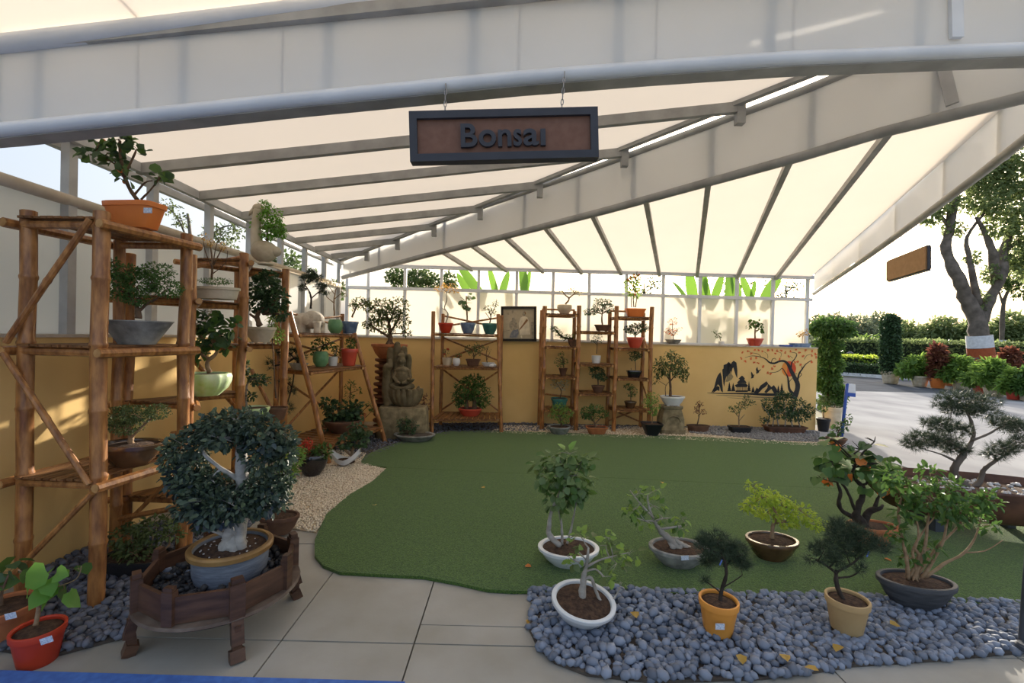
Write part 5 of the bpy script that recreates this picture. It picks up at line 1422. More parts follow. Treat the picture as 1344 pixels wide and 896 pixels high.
# ================================================================== MURAL
t = thing('mural', 'painted ink landscape of mountains, temple and orange maple on the yellow wall', 'mural', WALLPX(1000, 500))
t['kind'] = 'thing'
def Wm(x, y, d): return WALLPX(920 + x / 7.47, 450 + y / 7.47) + wn * (.002 + .0012 * d)
def paint(nm, pts, m_, d=0):
    b = M(); b.flat([Wm(x, y, d) for x, y in pts]); return b
def stroke(b, pts, d=0):
    c = [(Vector((x, y)), w_ / 2) for x, y, w_ in pts]
    sp = smoothpath(c, 5)
    L_, R_ = [], []
    for i, (p, r) in enumerate(sp):
        tt = (sp[min(i + 1, len(sp) - 1)][0] - sp[max(i - 1, 0)][0]).normalized()
        nn = Vector((-tt.y, tt.x))
        L_.append(Wm(*(p + nn * r), d)); R_.append(Wm(*(p - nn * r), d))
    n = len(L_); b.add(L_ + R_, [(i, i + 1, n + i + 1, n + i) for i in range(n - 1)])
b = M()
for pts in ([(100, 490), (130, 430), (150, 350), (165, 315), (190, 285), (203, 330), (212, 430), (216, 485), (196, 470), (184, 425), (165, 400), (150, 430), (135, 450), (118, 480)],
            [(118, 488), (135, 440), (160, 420), (182, 430), (180, 470), (160, 462)],
            [(208, 260), (220, 250), (222, 215), (250, 205), (270, 185), (285, 195), (287, 215), (275, 250), (262, 300), (248, 330), (236, 370), (228, 430), (220, 400), (214, 330)],
            [(290, 215), (302, 190), (320, 173), (348, 192), (357, 270), (356, 345), (342, 320), (328, 280), (318, 240), (308, 250), (298, 300), (290, 260)],
            [(262, 200), (290, 200), (300, 240), (288, 290), (262, 320), (250, 340)]):
    b.flat([Wm(x, y, 0) for x, y in pts])
b.build('painted_mountain', 'paint_black', t)
b = M()
for pts in ([(156, 420), (178, 360), (192, 320), (196, 380), (190, 430), (175, 405)], [(240, 380), (262, 300), (280, 250), (292, 290), (318, 330), (300, 360), (262, 380)]):
    b.flat([Wm(x, y, -.6) for x, y in pts])
b.build('painted_mist', 'paint_grey', t)
b = M()
for pts in ([(366, 352), (385, 332), (402, 318), (420, 334), (432, 352)], [(378, 352), (426, 352), (426, 366), (378, 366)], [(350, 394), (372, 366), (432, 366), (448, 392)], [(362, 394), (440, 394), (440, 402), (362, 402)], [(330, 414), (362, 398), (440, 398), (460, 414), (448, 432), (345, 432)], [(342, 464), (456, 464), (460, 480), (338, 480)]):
    b.flat([Wm(x, y, .3) for x, y in pts])
for i in range(8):
    x = 350 + i * 13.5
    b.flat([Wm(x, 432, .3), Wm(x + 5, 432, .3), Wm(x + 5, 466, .3), Wm(x, 466, .3)])
b.build('painted_temple', 'paint_black', t)
b = M()
for px, top, bot, w_ in ((278, 378, 474, 44), (316, 388, 474, 50), (470, 372, 474, 40), (510, 424, 486, 46), (758, 412, 494, 44), (792, 390, 494, 46), (735, 440, 494, 40)):
    for k in range(4):
        yt = top + (bot - top) * k / 5; yb = yt + (bot - top) * .38; ww = w_ * (.35 + .22 * k)
        b.flat([Wm(px - ww / 2, min(yb, bot), .5), Wm(px + ww / 2, min(yb, bot), .5), Wm(px, yt, .5)])
    b.build('painted_pine', 'paint_black', t); b = M()
b = M()
for pts in ([(520, 492), (545, 436), (562, 450), (585, 414), (604, 402), (642, 374), (660, 398), (632, 430), (600, 450), (575, 480), (560, 492)], [(655, 400), (674, 412), (690, 432), (714, 412), (742, 450), (752, 492), (715, 492), (690, 450), (665, 470), (640, 492), (620, 480), (650, 440)]):
    b.flat([Wm(x, y, .2) for x, y in pts])
b.build('painted_mountain', 'paint_black', t)
b = M(); stroke(b, [(60, 488, 3), (200, 494, 9), (420, 496, 14), (640, 505, 26), (860, 508, 26)], .4)
stroke(b, [(490, 346, 3), (506, 330, 26), (498, 300, 16), (494, 282, 3)], .3); stroke(b, [(500, 330, 14), (524, 310, 5)], .3); stroke(b, [(540, 298, 4), (556, 282, 28), (548, 258, 20), (553, 236, 3)], .3); stroke(b, [(560, 280, 14), (586, 258, 4)], .3)
stroke(b, [(470, 575, 8), (500, 582, 12), (535, 570, 6)], .3)
b.build('painted_birds_and_shore', 'paint_black', t)
b = M(); stroke(b, [(150, 512, 3), (330, 518, 9), (620, 534, 12), (800, 530, 8)], -.4); stroke(b, [(260, 535, 2), (420, 545, 6), (600, 552, 4)], -.4); b.build('painted_water', 'paint_grey', t)
b = M(); b.flat([Wm(862 + 70 * math.cos(a), 253 + 76 * math.sin(a), -.3) for a in [2 * math.pi * i / 32 for i in range(32)]]); b.build('painted_sun', 'paint_red', t)
b = M(); b.flat([Wm(845 + 54 * math.cos(a), 253 + 72 * math.sin(a), .1) for a in [math.pi / 2 + math.pi * i / 16 for i in range(17)]]); b.build('painted_sun_edge', 'paint_orange', t)
b = M()
for l_ in ([(905, 548, 66), (940, 470, 48), (946, 400, 46), (915, 335, 40), (880, 265, 36), (850, 205, 28), (815, 178, 20), (770, 178, 18), (720, 198, 18), (672, 190, 16), (635, 158, 10), (590, 138, 7), (500, 126, 4), (430, 145, 3)],
           [(948, 360, 18), (962, 300, 16), (990, 258, 13), (1030, 205, 8), (1085, 168, 4)], [(972, 290, 8), (985, 310, 6), (960, 340, 6)], [(885, 240, 16), (888, 195, 13), (915, 160, 9), (938, 120, 7), (928, 98, 5), (880, 90, 3)],
           [(905, 500, 30), (868, 455, 24), (858, 390, 20), (850, 335, 14), (826, 290, 10), (796, 248, 7), (768, 270, 6), (730, 285, 5), (660, 292, 3)], [(865, 380, 7), (885, 355, 5), (905, 340, 4)],
           [(690, 190, 7), (700, 158, 6), (725, 150, 5), (735, 165, 4)], [(590, 138, 5), (560, 108, 4), (500, 95, 3), (460, 82, 2)], [(655, 150, 4), (650, 110, 3), (610, 82, 2)], [(940, 300, 6), (920, 300, 4)], [(780, 140, 3), (785, 100, 3), (730, 80, 2)], [(990, 250, 5), (985, 220, 4)], [(1010, 160, 3), (1040, 120, 3), (1090, 110, 2)], [(900, 150, 4), (870, 125, 3)]):
    stroke(b, l_, .7)
b.build('painted_tree', 'paint_black', t)
b = M()
for x, y in [(410, 95), (462, 82), (494, 104), (528, 72), (568, 66), (606, 80), (658, 72), (704, 70), (748, 74), (786, 72), (826, 92), (880, 80), (930, 72), (966, 94), (1026, 74), (1084, 80), (1122, 108), (1126, 140), (1084, 120), (1086, 184), (1000, 126), (976, 212), (946, 182), (862, 130), (770, 158), (726, 108), (720, 224), (696, 250), (610, 230), (558, 196), (522, 194), (490, 152), (432, 180), (394, 150), (540, 148), (656, 292), (684, 304), (920, 190)]:
    for k in range(4):
        a = rnd.uniform(0, 6.28); dx, dy = math.cos(a) * 7, math.sin(a) * 7; r_ = rnd.uniform(7, 11)
        b.flat([Wm(x + dx + r_ * math.cos(u) * (1 if j % 2 else .55), y + dy + r_ * math.sin(u) * (1 if j % 2 else .55), 1 + k * .1) for j, u in enumerate([2 * math.pi * j / 8 for j in range(8)])])
b.build('painted_blossoms', 'blossom_paint', t)
# ================================================================== HANGING SIGNS
def chain(t, p0, p1, r=.0085, wire=.0024):
    p0, p1 = Vector(p0), Vector(p1)
    L_ = (p1 - p0).length; n = max(3, int(L_ / (r * 3.0)))
    d = (p1 - p0).normalized()
    m = M()
    for i in range(n):
        c = p0.lerp(p1, (i + .5) / n)
        u = Vector((1, 0, 0)) if i % 2 else Vector((0, 1, 0))
        u = (u - d * u.dot(d)).normalized()
        pts = [c + u * math.cos(a) * r * .62 + d * math.sin(a) * r * 1.9 for a in [2 * math.pi * k / 8 for k in range(9)]]
        m.tube(pts, wire, 5, False)
    m.build('chain', 'chain_steel', t, True)
Yn = 2.09
c0, c1, c2, c3 = AT(538, 149.5, Yn), AT(783, 143.5, Yn), AT(785, 209, Yn), AT(540, 215, Yn)
ux = (c1 - c0).normalized(); uz = Vector((0, 0, 1)); uz = (uz - ux * uz.dot(ux)).normalized(); uy = ux.cross(uz)
W_ = (c1 - c0).length; H_ = (c0 - c3).length
R = Matrix((ux, -uy * -1, uz)).transposed()
t = thing('hanging_sign', 'brown name sign in a dark frame hanging by chains under the front beam', 'sign', (c0 + c2) / 2)
cc = (c0 + c1 + c2 + c3) / 4
b = M(); b.box(cc + uy * .0, (W_ - .02, .02, H_ - .02), R); b.build('board', 'sign_board', t)
fw = .034
for dx, dz, w_, h_ in ((0, H_ / 2 - fw / 2, W_, fw), (0, -H_ / 2 + fw / 2, W_, fw), (-W_ / 2 + fw / 2, 0, fw, H_ - 2 * fw), (W_ / 2 - fw / 2, 0, fw, H_ - 2 * fw)):
    b = M(); b.box(cc + ux * dx + uz * dz, (w_, .055, h_), R); b.build('frame_side', 'sign_frame', t)
front = -1 if uy.y > 0 else 1
nf = uy * front                                       # towards the viewer
def spx(px, py):                                      # photo point on the sign face
    d = ray(px, py); o_ = Vector((0, 0, EYE)); k = (cc + nf * .011 - o_).dot(nf) / d.dot(nf); return o_ + d * k
for ch, xa, xb, ya, yb in (('B', 605.5, 627, 164.5, 195), ('o', 629, 651.5, 172.5, 194.5), ('n', 654, 671.5, 172, 194), ('s', 674, 685, 171.5, 193.5), ('a', 687, 707, 171, 193), ('i', 709.5, 716, 171, 192.5)):
    w_ = (spx(xb, yb) - spx(xa, yb)).length; h_ = (spx(xa, ya) - spx(xa, yb)).length
    if ch == 'i':
        m_ = M(); m_.box((w_ / 2, h_ / 2, .009), (w_, h_, .018)); vs_, fs_ = m_.v, m_.f
        me = bpy.data.meshes.new('letter'); me.from_pydata([tuple(v) for v in vs_], [], fs_)
    else:
        cu = bpy.data.curves.new('letter', 'FONT'); cu.body = ch; cu.size = 1; cu.offset = .018; cu.extrude = .1; cu.resolution_u = 6
        ob = bpy.data.objects.new('tmp', cu); COL.objects.link(ob)
        bpy.context.view_layer.update()
        me = bpy.data.meshes.new_from_object(ob.evaluated_get(bpy.context.evaluated_depsgraph_get()))
        bpy.data.objects.remove(ob)
        co = np.zeros(len(me.vertices) * 3); me.vertices.foreach_get('co', co); co = co.reshape(-1, 3)
        mn, mxx = co.min(0), co.max(0); co = (co - mn) / np.maximum(mxx - mn, 1e-6) * np.array([w_, h_, .018]); me.vertices.foreach_set('co', co.ravel())
        me.update()
    me.name = 'letter'; me.materials.clear(); me.materials.append(MATS['sign_frame'])
    o = bpy.data.objects.new('letter', me); COL.objects.link(o); o.parent = t
    Rm = Matrix((ux, uz, nf)).transposed().to_4x4()
    Rm.translation = spx(xa, yb) - Vector(t.location)
    o.matrix_local = Rm
for px, top, bot in ((584, 110, 147), (737, 94, 144)):
    p_ = AT(px, bot + 1, Yn); q_ = AT(px + (1 if px < 600 else 4), top, 2.108); chain(t, p_, q_)
# far sign under beam 3
def S3(px, py): return PL(px, py, (B[0], B[1]), P)
t = thing('hanging_sign', 'plain tan sign panel hanging beyond the right roof beam', 'sign', S3(1189, 345))
pa, pb, pc_, pd = S3(1163, 344.5), S3(1214, 322.5), S3(1214, 352), S3(1163, 369.5)
zc = [(pa.z + pb.z) / 2, (pc_.z + pd.z) / 2]
pa.z = pb.z = zc[0]; pc_.z = pd.z = zc[1]
b = M(); b.slab([pd, pc_, pb, pa], BPn, .03); b.build('board', 'sign_back', t)
for p_, q_ in ((pa, pb), (pd, pc_)):
    b = M(); b.bar(p_ + BPn * .03, q_ + BPn * .03, .03, .03); b.build('frame_side', 'sign_frame', t)
for p_, q_ in ((pa, pd), (pb, pc_)):
    b = M(); b.bar(p_ + BPn * .03, q_ + BPn * .03, .03, .03, BPn); b.build('frame_side', 'sign_frame', t)
for k in (.15, .85):
    p_ = pa.lerp(pb, k) + BPn * .03
    z_ = None
    for i in range(len(lo3) - 1):
        if (lo3[i].y - p_.y) * (lo3[i + 1].y - p_.y) <= 0:
            u = (p_.y - lo3[i].y) / (lo3[i + 1].y - lo3[i].y); z_ = lo3[i].z + u * (lo3[i + 1].z - lo3[i].z); x_ = lo3[i].x + u * (lo3[i + 1].x - lo3[i].x)
    chain(t, p_, Vector((x_, p_.y, z_ or p_.z + .3)), .007, .0015)

# ================================================================== FOREGROUND BONSAI
def FG(label, cx, yb, rw, h, style, pm, z0=.022, **k):
    """yb: photo row of the middle of the pot's foot"""
    Y = YB(cx, yb, z0)
    return PP(label, cx, z0, Y, style, pm, rw, h, **k), Y
t, Y_ = FG('leafy tree with curved pale stems in a wide white oval pot standing on the turf', 746, 738, 40, 22, 'bowl', 'white_glaze', pk=dict(ay=.8, n=44), pieces=True, leaf=['leaf_sage', 'leaf_mid', 'leaf_sage'], bark='bark_grey', L=.068, W=.68, n=290,
   lines=[[(735, 716, 9, 0), (722, 703, 9, 0), (721, 685, 8, 2), (726, 665, 6, 0), (735, 645, 5), (742, 625, 3)], [(738, 716, 6, 3), (738, 700, 5, 4), (736, 680, 4), (730, 660, 3)], [(745, 716, 5, 6), (750, 695, 4), (755, 665, 3), (760, 640, 2)]],
   pads=[(735, 605, 24, 15), (755, 622, 22, 18), (722, 622, 20, 14), (742, 640, 26, 16), (732, 655, 18, 14), (760, 645, 16, 12), (765, 605, 14, 9), (748, 595, 18, 8), (708, 612, 10, 8)], droop=.5, upb=.9, dj=.3)
t, Y_ = FG('tilted white oval pot with blue pattern and a yellow green branching tree on the pebbles', 762, 810, 42, 29, 'bowl', 'white_glaze', z0=.035, pk=dict(ay=.85, n=44, R=Matrix.Rotation(math.radians(14), 3, 'X') @ Matrix.Rotation(math.radians(6), 3, 'Y')), pieces=True, leaf=['leaf_light', 'leaf_olive', 'leaf_light'], bark='bark_grey', L=.045, W=.7, n=85,
   lines=[[(762, 795, 13, 0), (765, 775, 11, 0), (766, 757, 9, 0), (770, 740, 6), (772, 718, 4)], [(766, 760, 7, 0), (776, 758, 6), (782, 775, 6), (790, 790, 5), (800, 792, 4), (810, 780, 3), (815, 770, 2)], [(768, 745, 5, 0), (785, 735, 4), (805, 730, 3), (825, 725, 2)], [(768, 750, 4, 0), (782, 748, 3), (792, 756, 3)], [(770, 735, 3), (755, 720, 2)]],
   pads=[(765, 708, 16, 10), (795, 715, 16, 10), (810, 740, 18, 12), (790, 755, 14, 8), (825, 728, 14, 12), (752, 735, 10, 12), (815, 765, 10, 10), (798, 705, 10, 6)], twigs=2, roots=4, dj=.2)
t, Y_ = FG('leaning trunk bonsai in a speckled grey oval pot on the turf', 891, 739, 39, 23, 'bowl', 'grey_stone', pk=dict(ay=.75, n=44), pieces=True, leaf=['leaf_light', 'leaf_mid'], bark='bark_grey', L=.048, W=.6, n=110,
   lines=[[(892, 722, 14, 0), (880, 708, 12, 0), (868, 698, 9, 0), (860, 685, 6), (853, 668, 4), (850, 650, 2)], [(880, 725, 9, -3), (882, 716, 9, -3), (878, 710, 7)], [(905, 720, 9, 2), (892, 712, 8), (884, 706, 6)], [(866, 694, 5, 0), (885, 690, 4), (900, 688, 2)], [(858, 680, 4, 0), (840, 660, 3), (828, 645, 2)]],
   pads=[(858, 665, 16, 12), (845, 682, 16, 9), (870, 680, 14, 8), (890, 692, 10, 6), (838, 648, 10, 8), (860, 645, 12, 6), (830, 672, 10, 10), (895, 680, 8, 5)], roots=3)
price_tag(t, 899, 732, Y_ - .155, 10, 6, -.1)
t, Y_ = FG('young pine in an orange plastic pot on the blue grey pebbles', 943, 828, 24.5, 43, 'flower', 'amber_plastic', z0=.03, pk=dict(thick=.08, n=36), leaf='leaf_pine', bark='bark_dark', L=.05, n=230, needles=True, nwd=.0011, per=14,
   lines=[[(945, 795, 9, 0), (947, 775, 7, 0), (953, 755, 6, 0), (950, 735, 5), (945, 720, 4)], [(947, 778, 3, 0), (936, 770, 2.5), (926, 762, 2)], [(950, 770, 3), (966, 762, 2), (975, 755, 1.5)], [(951, 745, 4), (962, 735, 3), (972, 725, 2)], [(950, 735, 4), (935, 722, 3), (925, 712, 2)]],
   pads=[(945, 710, 22, 9), (925, 715, 14, 8), (968, 722, 14, 10), (960, 738, 16, 8), (975, 740, 10, 8), (930, 735, 12, 8), (924, 762, 6, 4), (950, 722, 18, 7)])
price_tag(t, 945, 822, Y_ - .10, 12, 8)
blue_tag(t, 946, 738, Y_ - .02)
t, Y_ = FG('spreading dark pine in a tan plastic pot on the blue grey pebbles', 1112, 825, 25, 42, 'flower', 'tan_plastic', z0=.03, pk=dict(thick=.08, n=36), leaf='leaf_pine', bark='bark_dark', L=.05, n=330, needles=True, nwd=.0011, per=14,
   lines=[[(1109, 790, 7, 0), (1101, 775, 8, 0), (1097, 760, 8, 0), (1099, 748, 5)], [(1098, 752, 5, 0), (1085, 742, 4), (1070, 734, 3)], [(1099, 750, 4, 0), (1115, 740, 4), (1132, 730, 3), (1140, 722, 2)], [(1100, 758, 4), (1118, 756, 3), (1130, 750, 2)]],
   pads=[(1112, 697, 22, 12), (1132, 708, 20, 12), (1152, 716, 14, 8), (1080, 720, 18, 10), (1068, 732, 10, 6), (1100, 708, 16, 10), (1118, 725, 18, 8), (1095, 735, 14, 7), (1128, 745, 10, 5)])
blue_tag(t, 1139, 727, Y_ - .02)
t, Y_ = FG('lime leaved small tree in a dark ribbed oval pot on the turf', 1013, 731, 33, 25, 'bowl', 'brown_glaze', pk=dict(ay=.75, n=44), leaf='leaf_lime', bark='bark_tan', L=.030, n=520, W=.55,
   lines=[[(1014, 706, 8, 0), (1014, 690, 6, 0), (1018, 675, 5), (1012, 662, 4)], [(1016, 680, 4), (1028, 668, 3), (1045, 664, 2)], [(1013, 665, 3), (1000, 652, 2)]],
   pads=[(1003, 650, 18, 11), (985, 665, 10, 10), (1025, 660, 16, 10), (1050, 672, 18, 10), (1035, 685, 16, 8), (1068, 685, 14, 6), (990, 638, 10, 5), (1010, 675, 16, 8)], droop=.5)
t, Y_ = FG('many stemmed leafy shrub in a dark grey oval pot behind the tan pot', 1202, 793, 46, 34, 'bowl', 'slate_glaze', pk=dict(ay=.6, n=44, rot=-.12), leaf='leaf_mid', bark='bark_tan', L=.052, n=330, W=.5,
   lines=[[(1200, 760, 8, 0), (1206, 740, 7), (1212, 715, 5), (1218, 690, 4), (1222, 660, 3)], [(1192, 760, 6, 0), (1188, 735, 6), (1184, 705, 5), (1182, 675, 4), (1184, 650, 3)], [(1210, 758, 6, 0), (1225, 735, 5), (1238, 705, 4), (1245, 670, 3)], [(1214, 758, 6, 0), (1240, 740, 5), (1262, 725, 4), (1280, 705, 3), (1290, 680, 2)], [(1205, 758, 5, 0), (1198, 725, 4), (1205, 700, 3), (1200, 665, 2)], [(1208, 758, 5, 4), (1230, 720, 4), (1258, 690, 3), (1275, 665, 2)], [(1196, 760, 5, 3), (1206, 730, 6), (1200, 718, 5), (1212, 700, 3), (1232, 670, 2)], [(1262, 725, 3), (1290, 722, 2), (1315, 708, 1.5)]],
   pads=[(1185, 640, 18, 14), (1165, 625, 16, 12), (1215, 650, 20, 14), (1245, 640, 20, 13), (1235, 662, 24, 12), (1275, 665, 20, 14), (1295, 655, 14, 10), (1255, 680, 20, 10), (1190, 670, 14, 14), (1300, 690, 12, 8), (1225, 620, 12, 8), (1175, 700, 10, 12), (1220, 720, 14, 8), (1195, 735, 12, 8)], roots=5, wild=.9)
t, Y_ = FG('dark twisted trunk with heart shaped leaves and orange fading leaves in a terracotta oval pot', 1146, 712, 33, 24, 'bowl', 'terracotta', pk=dict(ay=.6, n=40), pieces=True, heart=True, leaf=['leaf_deep', 'leaf_mid', 'leaf_mid', 'leaf_deep', 'leaf_mid', 'leaf_mid', 'leaf_mid', 'leaf_mid', 'leaf_orange'], bark='bark_dark', L=.078, W=.85, n=140,
   lines=[[(1134, 692, 15, 0), (1128, 682, 14, 0), (1122, 675, 11), (1128, 660, 9), (1134, 642, 8), (1126, 632, 7), (1119, 622, 6), (1121, 605, 5)], [(1125, 680, 9, 0), (1108, 672, 8), (1100, 660, 7), (1100, 645, 6), (1098, 632, 4), (1098, 618, 3)], [(1124, 672, 7), (1116, 655, 6), (1110, 642, 5), (1104, 632, 3)], [(1134, 688, 10, 0), (1142, 672, 10), (1150, 665, 7), (1158, 662, 4)], [(1148, 666, 7), (1152, 655, 5), (1155, 645, 2)]],
   pads=[(1105, 590, 20, 14), (1130, 590, 22, 14), (1090, 605, 20, 12), (1120, 612, 24, 14), (1150, 605, 22, 16), (1140, 630, 22, 16), (1100, 625, 16, 12), (1160, 635, 18, 14), (1078, 628, 10, 6), (1150, 580, 16, 8), (1168, 620, 16, 14), (1095, 578, 16, 8)], droop=.6, upb=1.0, wild=.7)
# boat planter with the big pine
Yi = 3.75
ci = Vector((AT(1282, 440, Yi).x, Yi, .10)); q = Yi / F_PX
t = thing('potted_pine', 'large layered pine in a long rust brown basin with white stones at the right edge', 'bonsai', Vector((ci.x, ci.y, .022)))
zr_ = 2 - 0
b = M(); hh = .26
b.lathe([(.50, 0), (.60, .03), (.72, hh * .6), (.78, hh), (.76, hh + .012), (.735, hh), (.69, hh * .8)], 56, c=(ci.x, ci.y, .14), sy=.42, ex=2.6, rot=-.22); b.build('basin', 'rust_metal', t, 'auto')
b = M(); b.lathe([(.69, hh * .74), (.69, hh * .80), (.4, hh * .86), (.001, hh * .9)], 48, c=(ci.x, ci.y, .14), sy=.42, ex=2.6, rot=-.22, cap0=False); b.build('soil', 'soil', t, True)
for dx, dy in ((-.34, -.06), (.34, -.18), (-.30, .16), (.36, .05)):
    b = M(); b.box((ci.x + dx, ci.y + dy, .082), (.07, .07, .12)); b.build('foot', 'mast_grey', t)
if 'pebble_white' not in PEBM:
    PEBM['pebble_white'] = []
    for me in PEB:
        c = me.copy(); c.materials.append(MATS['pebble_white']); PEBM['pebble_white'].append(c)
for i in range(110):
    a, r_ = rnd.uniform(0, 6.28), rnd.uniform(.15, .62)
    x, y = math.cos(a) * r_, math.sin(a) * r_ * .40
    x, y = x * math.cos(-.22) - y * math.sin(-.22), x * math.sin(-.22) + y * math.cos(-.22)
    z_ = rnd.uniform(.014, .024)
    piece('pebble', rnd.choice(PEBM['pebble_white']), t, (ci.x + x, ci.y + y, .14 + hh * .84 + z_ * .6), (rnd.gauss(0, .3), rnd.gauss(0, .3), rnd.uniform(0, 6)), (z_, z_, z_))
grow(t, Yi, [[(1276, 668, 15, 0), (1272, 650, 14, 0), (1268, 638, 12, 0), (1256, 626, 11), (1254, 612, 10), (1262, 598, 9), (1272, 588, 8), (1280, 572, 6), (1272, 552, 5), (1270, 540, 3)], [(1272, 642, 9, 0), (1286, 632, 8), (1291, 618, 7), (1296, 610, 6), (1308, 604, 5), (1318, 596, 3)], [(1268, 592, 6), (1250, 582, 4), (1230, 575, 3), (1208, 584, 2)], [(1276, 578, 5), (1295, 568, 4), (1315, 560, 3), (1335, 558, 2)], [(1256, 606, 5), (1235, 596, 3), (1215, 590, 2)], [(1278, 572, 4), (1262, 560, 3), (1240, 556, 2)]],
     [(1268, 526, 36, 13), (1290, 540, 22, 9), (1245, 535, 18, 9), (1228, 556, 22, 9), (1250, 562, 20, 8), (1212, 576, 22, 10), (1195, 582, 14, 7), (1238, 578, 22, 9), (1258, 590, 18, 7), (1318, 555, 20, 9), (1338, 562, 18, 9), (1315, 588, 18, 8), (1300, 596, 14, 6), (1335, 580, 14, 8)], 'leaf_pine', 'tree_bark', .06, 900, needles=True, nwd=.0013, per=14, twigs=4)
# fallen leaves
def fallen(px, py, z, m_, label, group, L_=.05):
    p = G(px, py, z); a = rnd.uniform(0, 6.28)
    T = LEAF_T.copy(); T[:, 1] *= .8; T[:, 2] = np.abs(T[:, 2]) + .06
    me = leaf_piece_mesh(m_, False, .75)
    o = bpy.data.objects.new('fallen_leaf', me); COL.objects.link(o); o.location = p; o.rotation_euler = (rnd.uniform(-.2, .2), rnd.uniform(-.15, .15), a); o.scale = (L_, L_, L_)
    tag(o, label, 'leaf', group)
for px, py in ((1028, 858), (1075, 880), (972, 858), (1168, 818), (832, 802), (1102, 846)):
    fallen(px, py, .058, 'leaf_yellow', 'dry yellow leaf lying on the blue grey pebbles', 'dry leaves on the pebbles', .055)
for px, py in ((689, 742), (1160, 732), (868, 632), (636, 640), (492, 663)):
    fallen(px, py, .028, 'leaf_orange' if px in (689, 1160) else 'leaf_yellow', 'fallen dry leaf lying on the green turf', 'dry leaves on the turf', .045)
fallen(692, 818, .01, 'leaf_yellow', 'yellow leaf on the paving beside the pebble edge', 'dry leaves on the paving', .05)

# ================================================================== OUTSIDE: BANANA CLUMPS AND TREES BEHIND THE WALLS
def blade(t, p0, p1, wd, m_='leaf_fresh', sag=.1, face=None):
    p0, p1 = Vector(p0), Vector(p1)
    n = 7; vv, ff = [], []
    ax = (p1 - p0).normalized()
    sd_ = ax.cross(face or Vector((rnd.uniform(-.5, .5), -1, .2))).normalized(); nn = sd_.cross(ax).normalized()
    for i in range(n + 1):
        k = i / n
        c = p0.lerp(p1, k) + nn * (-sag * math.sin(math.pi * k) * (p1 - p0).length)
        w_ = wd * (math.sin(math.pi * min(1, .12 + .86 * k)) ** .6) * (1 if k < .99 else .15)
        vv += [c - sd_ * w_ + nn * .18 * w_, c, c + sd_ * w_ + nn * .18 * w_]
    for i in range(n):
        for j in (0, 1):
            a = i * 3 + j; ff.append((a, a + 1, a + 4, a + 3))
    b = M(); b.add(vv, ff); b.build('leaf', m_, t, True)
def banana(label, Y, leaves, stems):
    p = AT(stems[0][0], 440, Y); p.z = -.06
    t = thing('banana_plant', label, 'plant', p, 'banana plants behind the back wall')
    s = Y / F_PX
    for px, top in stems:
        a = AT(px, 440, Y); a.z = -.06
        b = M(); b.tube([a, a + Vector((.03, .05, 1.0)), AT(px + rnd.uniform(-3, 3), top, Y)], [.10, .08, .045], 10); b.build('stem', 'leaf_light', t, True)
    for x0, y0, x1, y1, w_ in leaves:
        dy = rnd.uniform(-.15, .35)
        blade(t, AT(x0, y0, Y) + Vector((0, dy * .3, 0)), AT(x1, y1, Y) + Vector((0, dy, 0)), w_ * s * .5, 'banana_leaf', rnd.uniform(-.06, .08))
    for k in range(7):
        px = stems[0][0] + rnd.uniform(-30, 30); a = AT(px, rnd.uniform(430, 470), Y + .3)
        blade(t, a, a + Vector((rnd.uniform(-.5, .5), rnd.uniform(-.1, .4), rnd.uniform(.5, .85))), rnd.uniform(.07, .12), 'banana_leaf')
banana('broad leaved banana plant behind the back wall above the framed picture', 8.75, [(640, 400, 597, 340, 14), (620, 395, 598, 356, 10), (655, 400, 641, 347, 9), (655, 395, 668, 352, 10), (690, 400, 684, 336, 14), (688, 392, 697, 348, 7)], [(648, 420), (690, 420)])
banana('broad leaved banana plant behind the back wall above the mural', 8.75, [(910, 400, 900, 352, 14), (905, 395, 890, 366, 9), (930, 400, 916, 356, 10), (935, 400, 952, 356, 11), (955, 400, 960, 350, 15), (972, 400, 968, 352, 13), (990, 400, 977, 356, 10), (1000, 400, 1034, 354, 15), (985, 398, 994, 366, 8), (922, 396, 926, 362, 9)], [(915, 410), (960, 410), (1000, 412)])
EXT = 'trees outside the shelter'
def tree(label, px, Y, lines, pads, leaf, L_, n, z0=-.06, bark='tree_bark', group=EXT, **k):
    p = AT(px, 440, Y); p.z = z0
    t = thing('tree', label, 'tree', p, group)
    b0 = lines[0][0]
    grow(t, Y, lines, pads, leaf, bark, L_, n, **k)
    return t
tree('sparse leafed tree seen through the upper strip behind the near left rack', 262, 6.1, [[(230, 620, 14, 0), (245, 400, 10, 0), (252, 320, 7), (245, 280, 4)], [(250, 330, 5), (290, 300, 3), (310, 295, 2)], [(248, 320, 4), (230, 285, 3), (215, 268, 2)]],
     [(222, 272, 14, 9), (240, 290, 12, 9), (290, 310, 26, 16), (300, 335, 24, 14), (270, 330, 18, 14), (318, 300, 16, 12)], 'leaf_olive', .05, 420, shell=.2)
tree('fuller green tree seen through the upper strip behind the swan planter', 395, 9.2, [[(395, 560, 14, 0), (395, 430, 9, 0), (390, 385, 5)]],
     [(372, 345, 24, 18), (400, 372, 26, 20), (425, 392, 18, 16), (385, 395, 22, 18), (350, 350, 16, 14), (440, 380, 14, 14)], 'leaf_bg', .09, 900, shell=.2)
tree('dark tree showing above the back wall at the left corner', 552, 13.0, [[(552, 530, 12, 0), (552, 420, 8, 0), (552, 375, 4)]], [(548, 365, 26, 12), (520, 362, 16, 12), (572, 372, 14, 12), (590, 368, 10, 10), (540, 385, 28, 10)], 'leaf_bg', .12, 900, shell=.2)
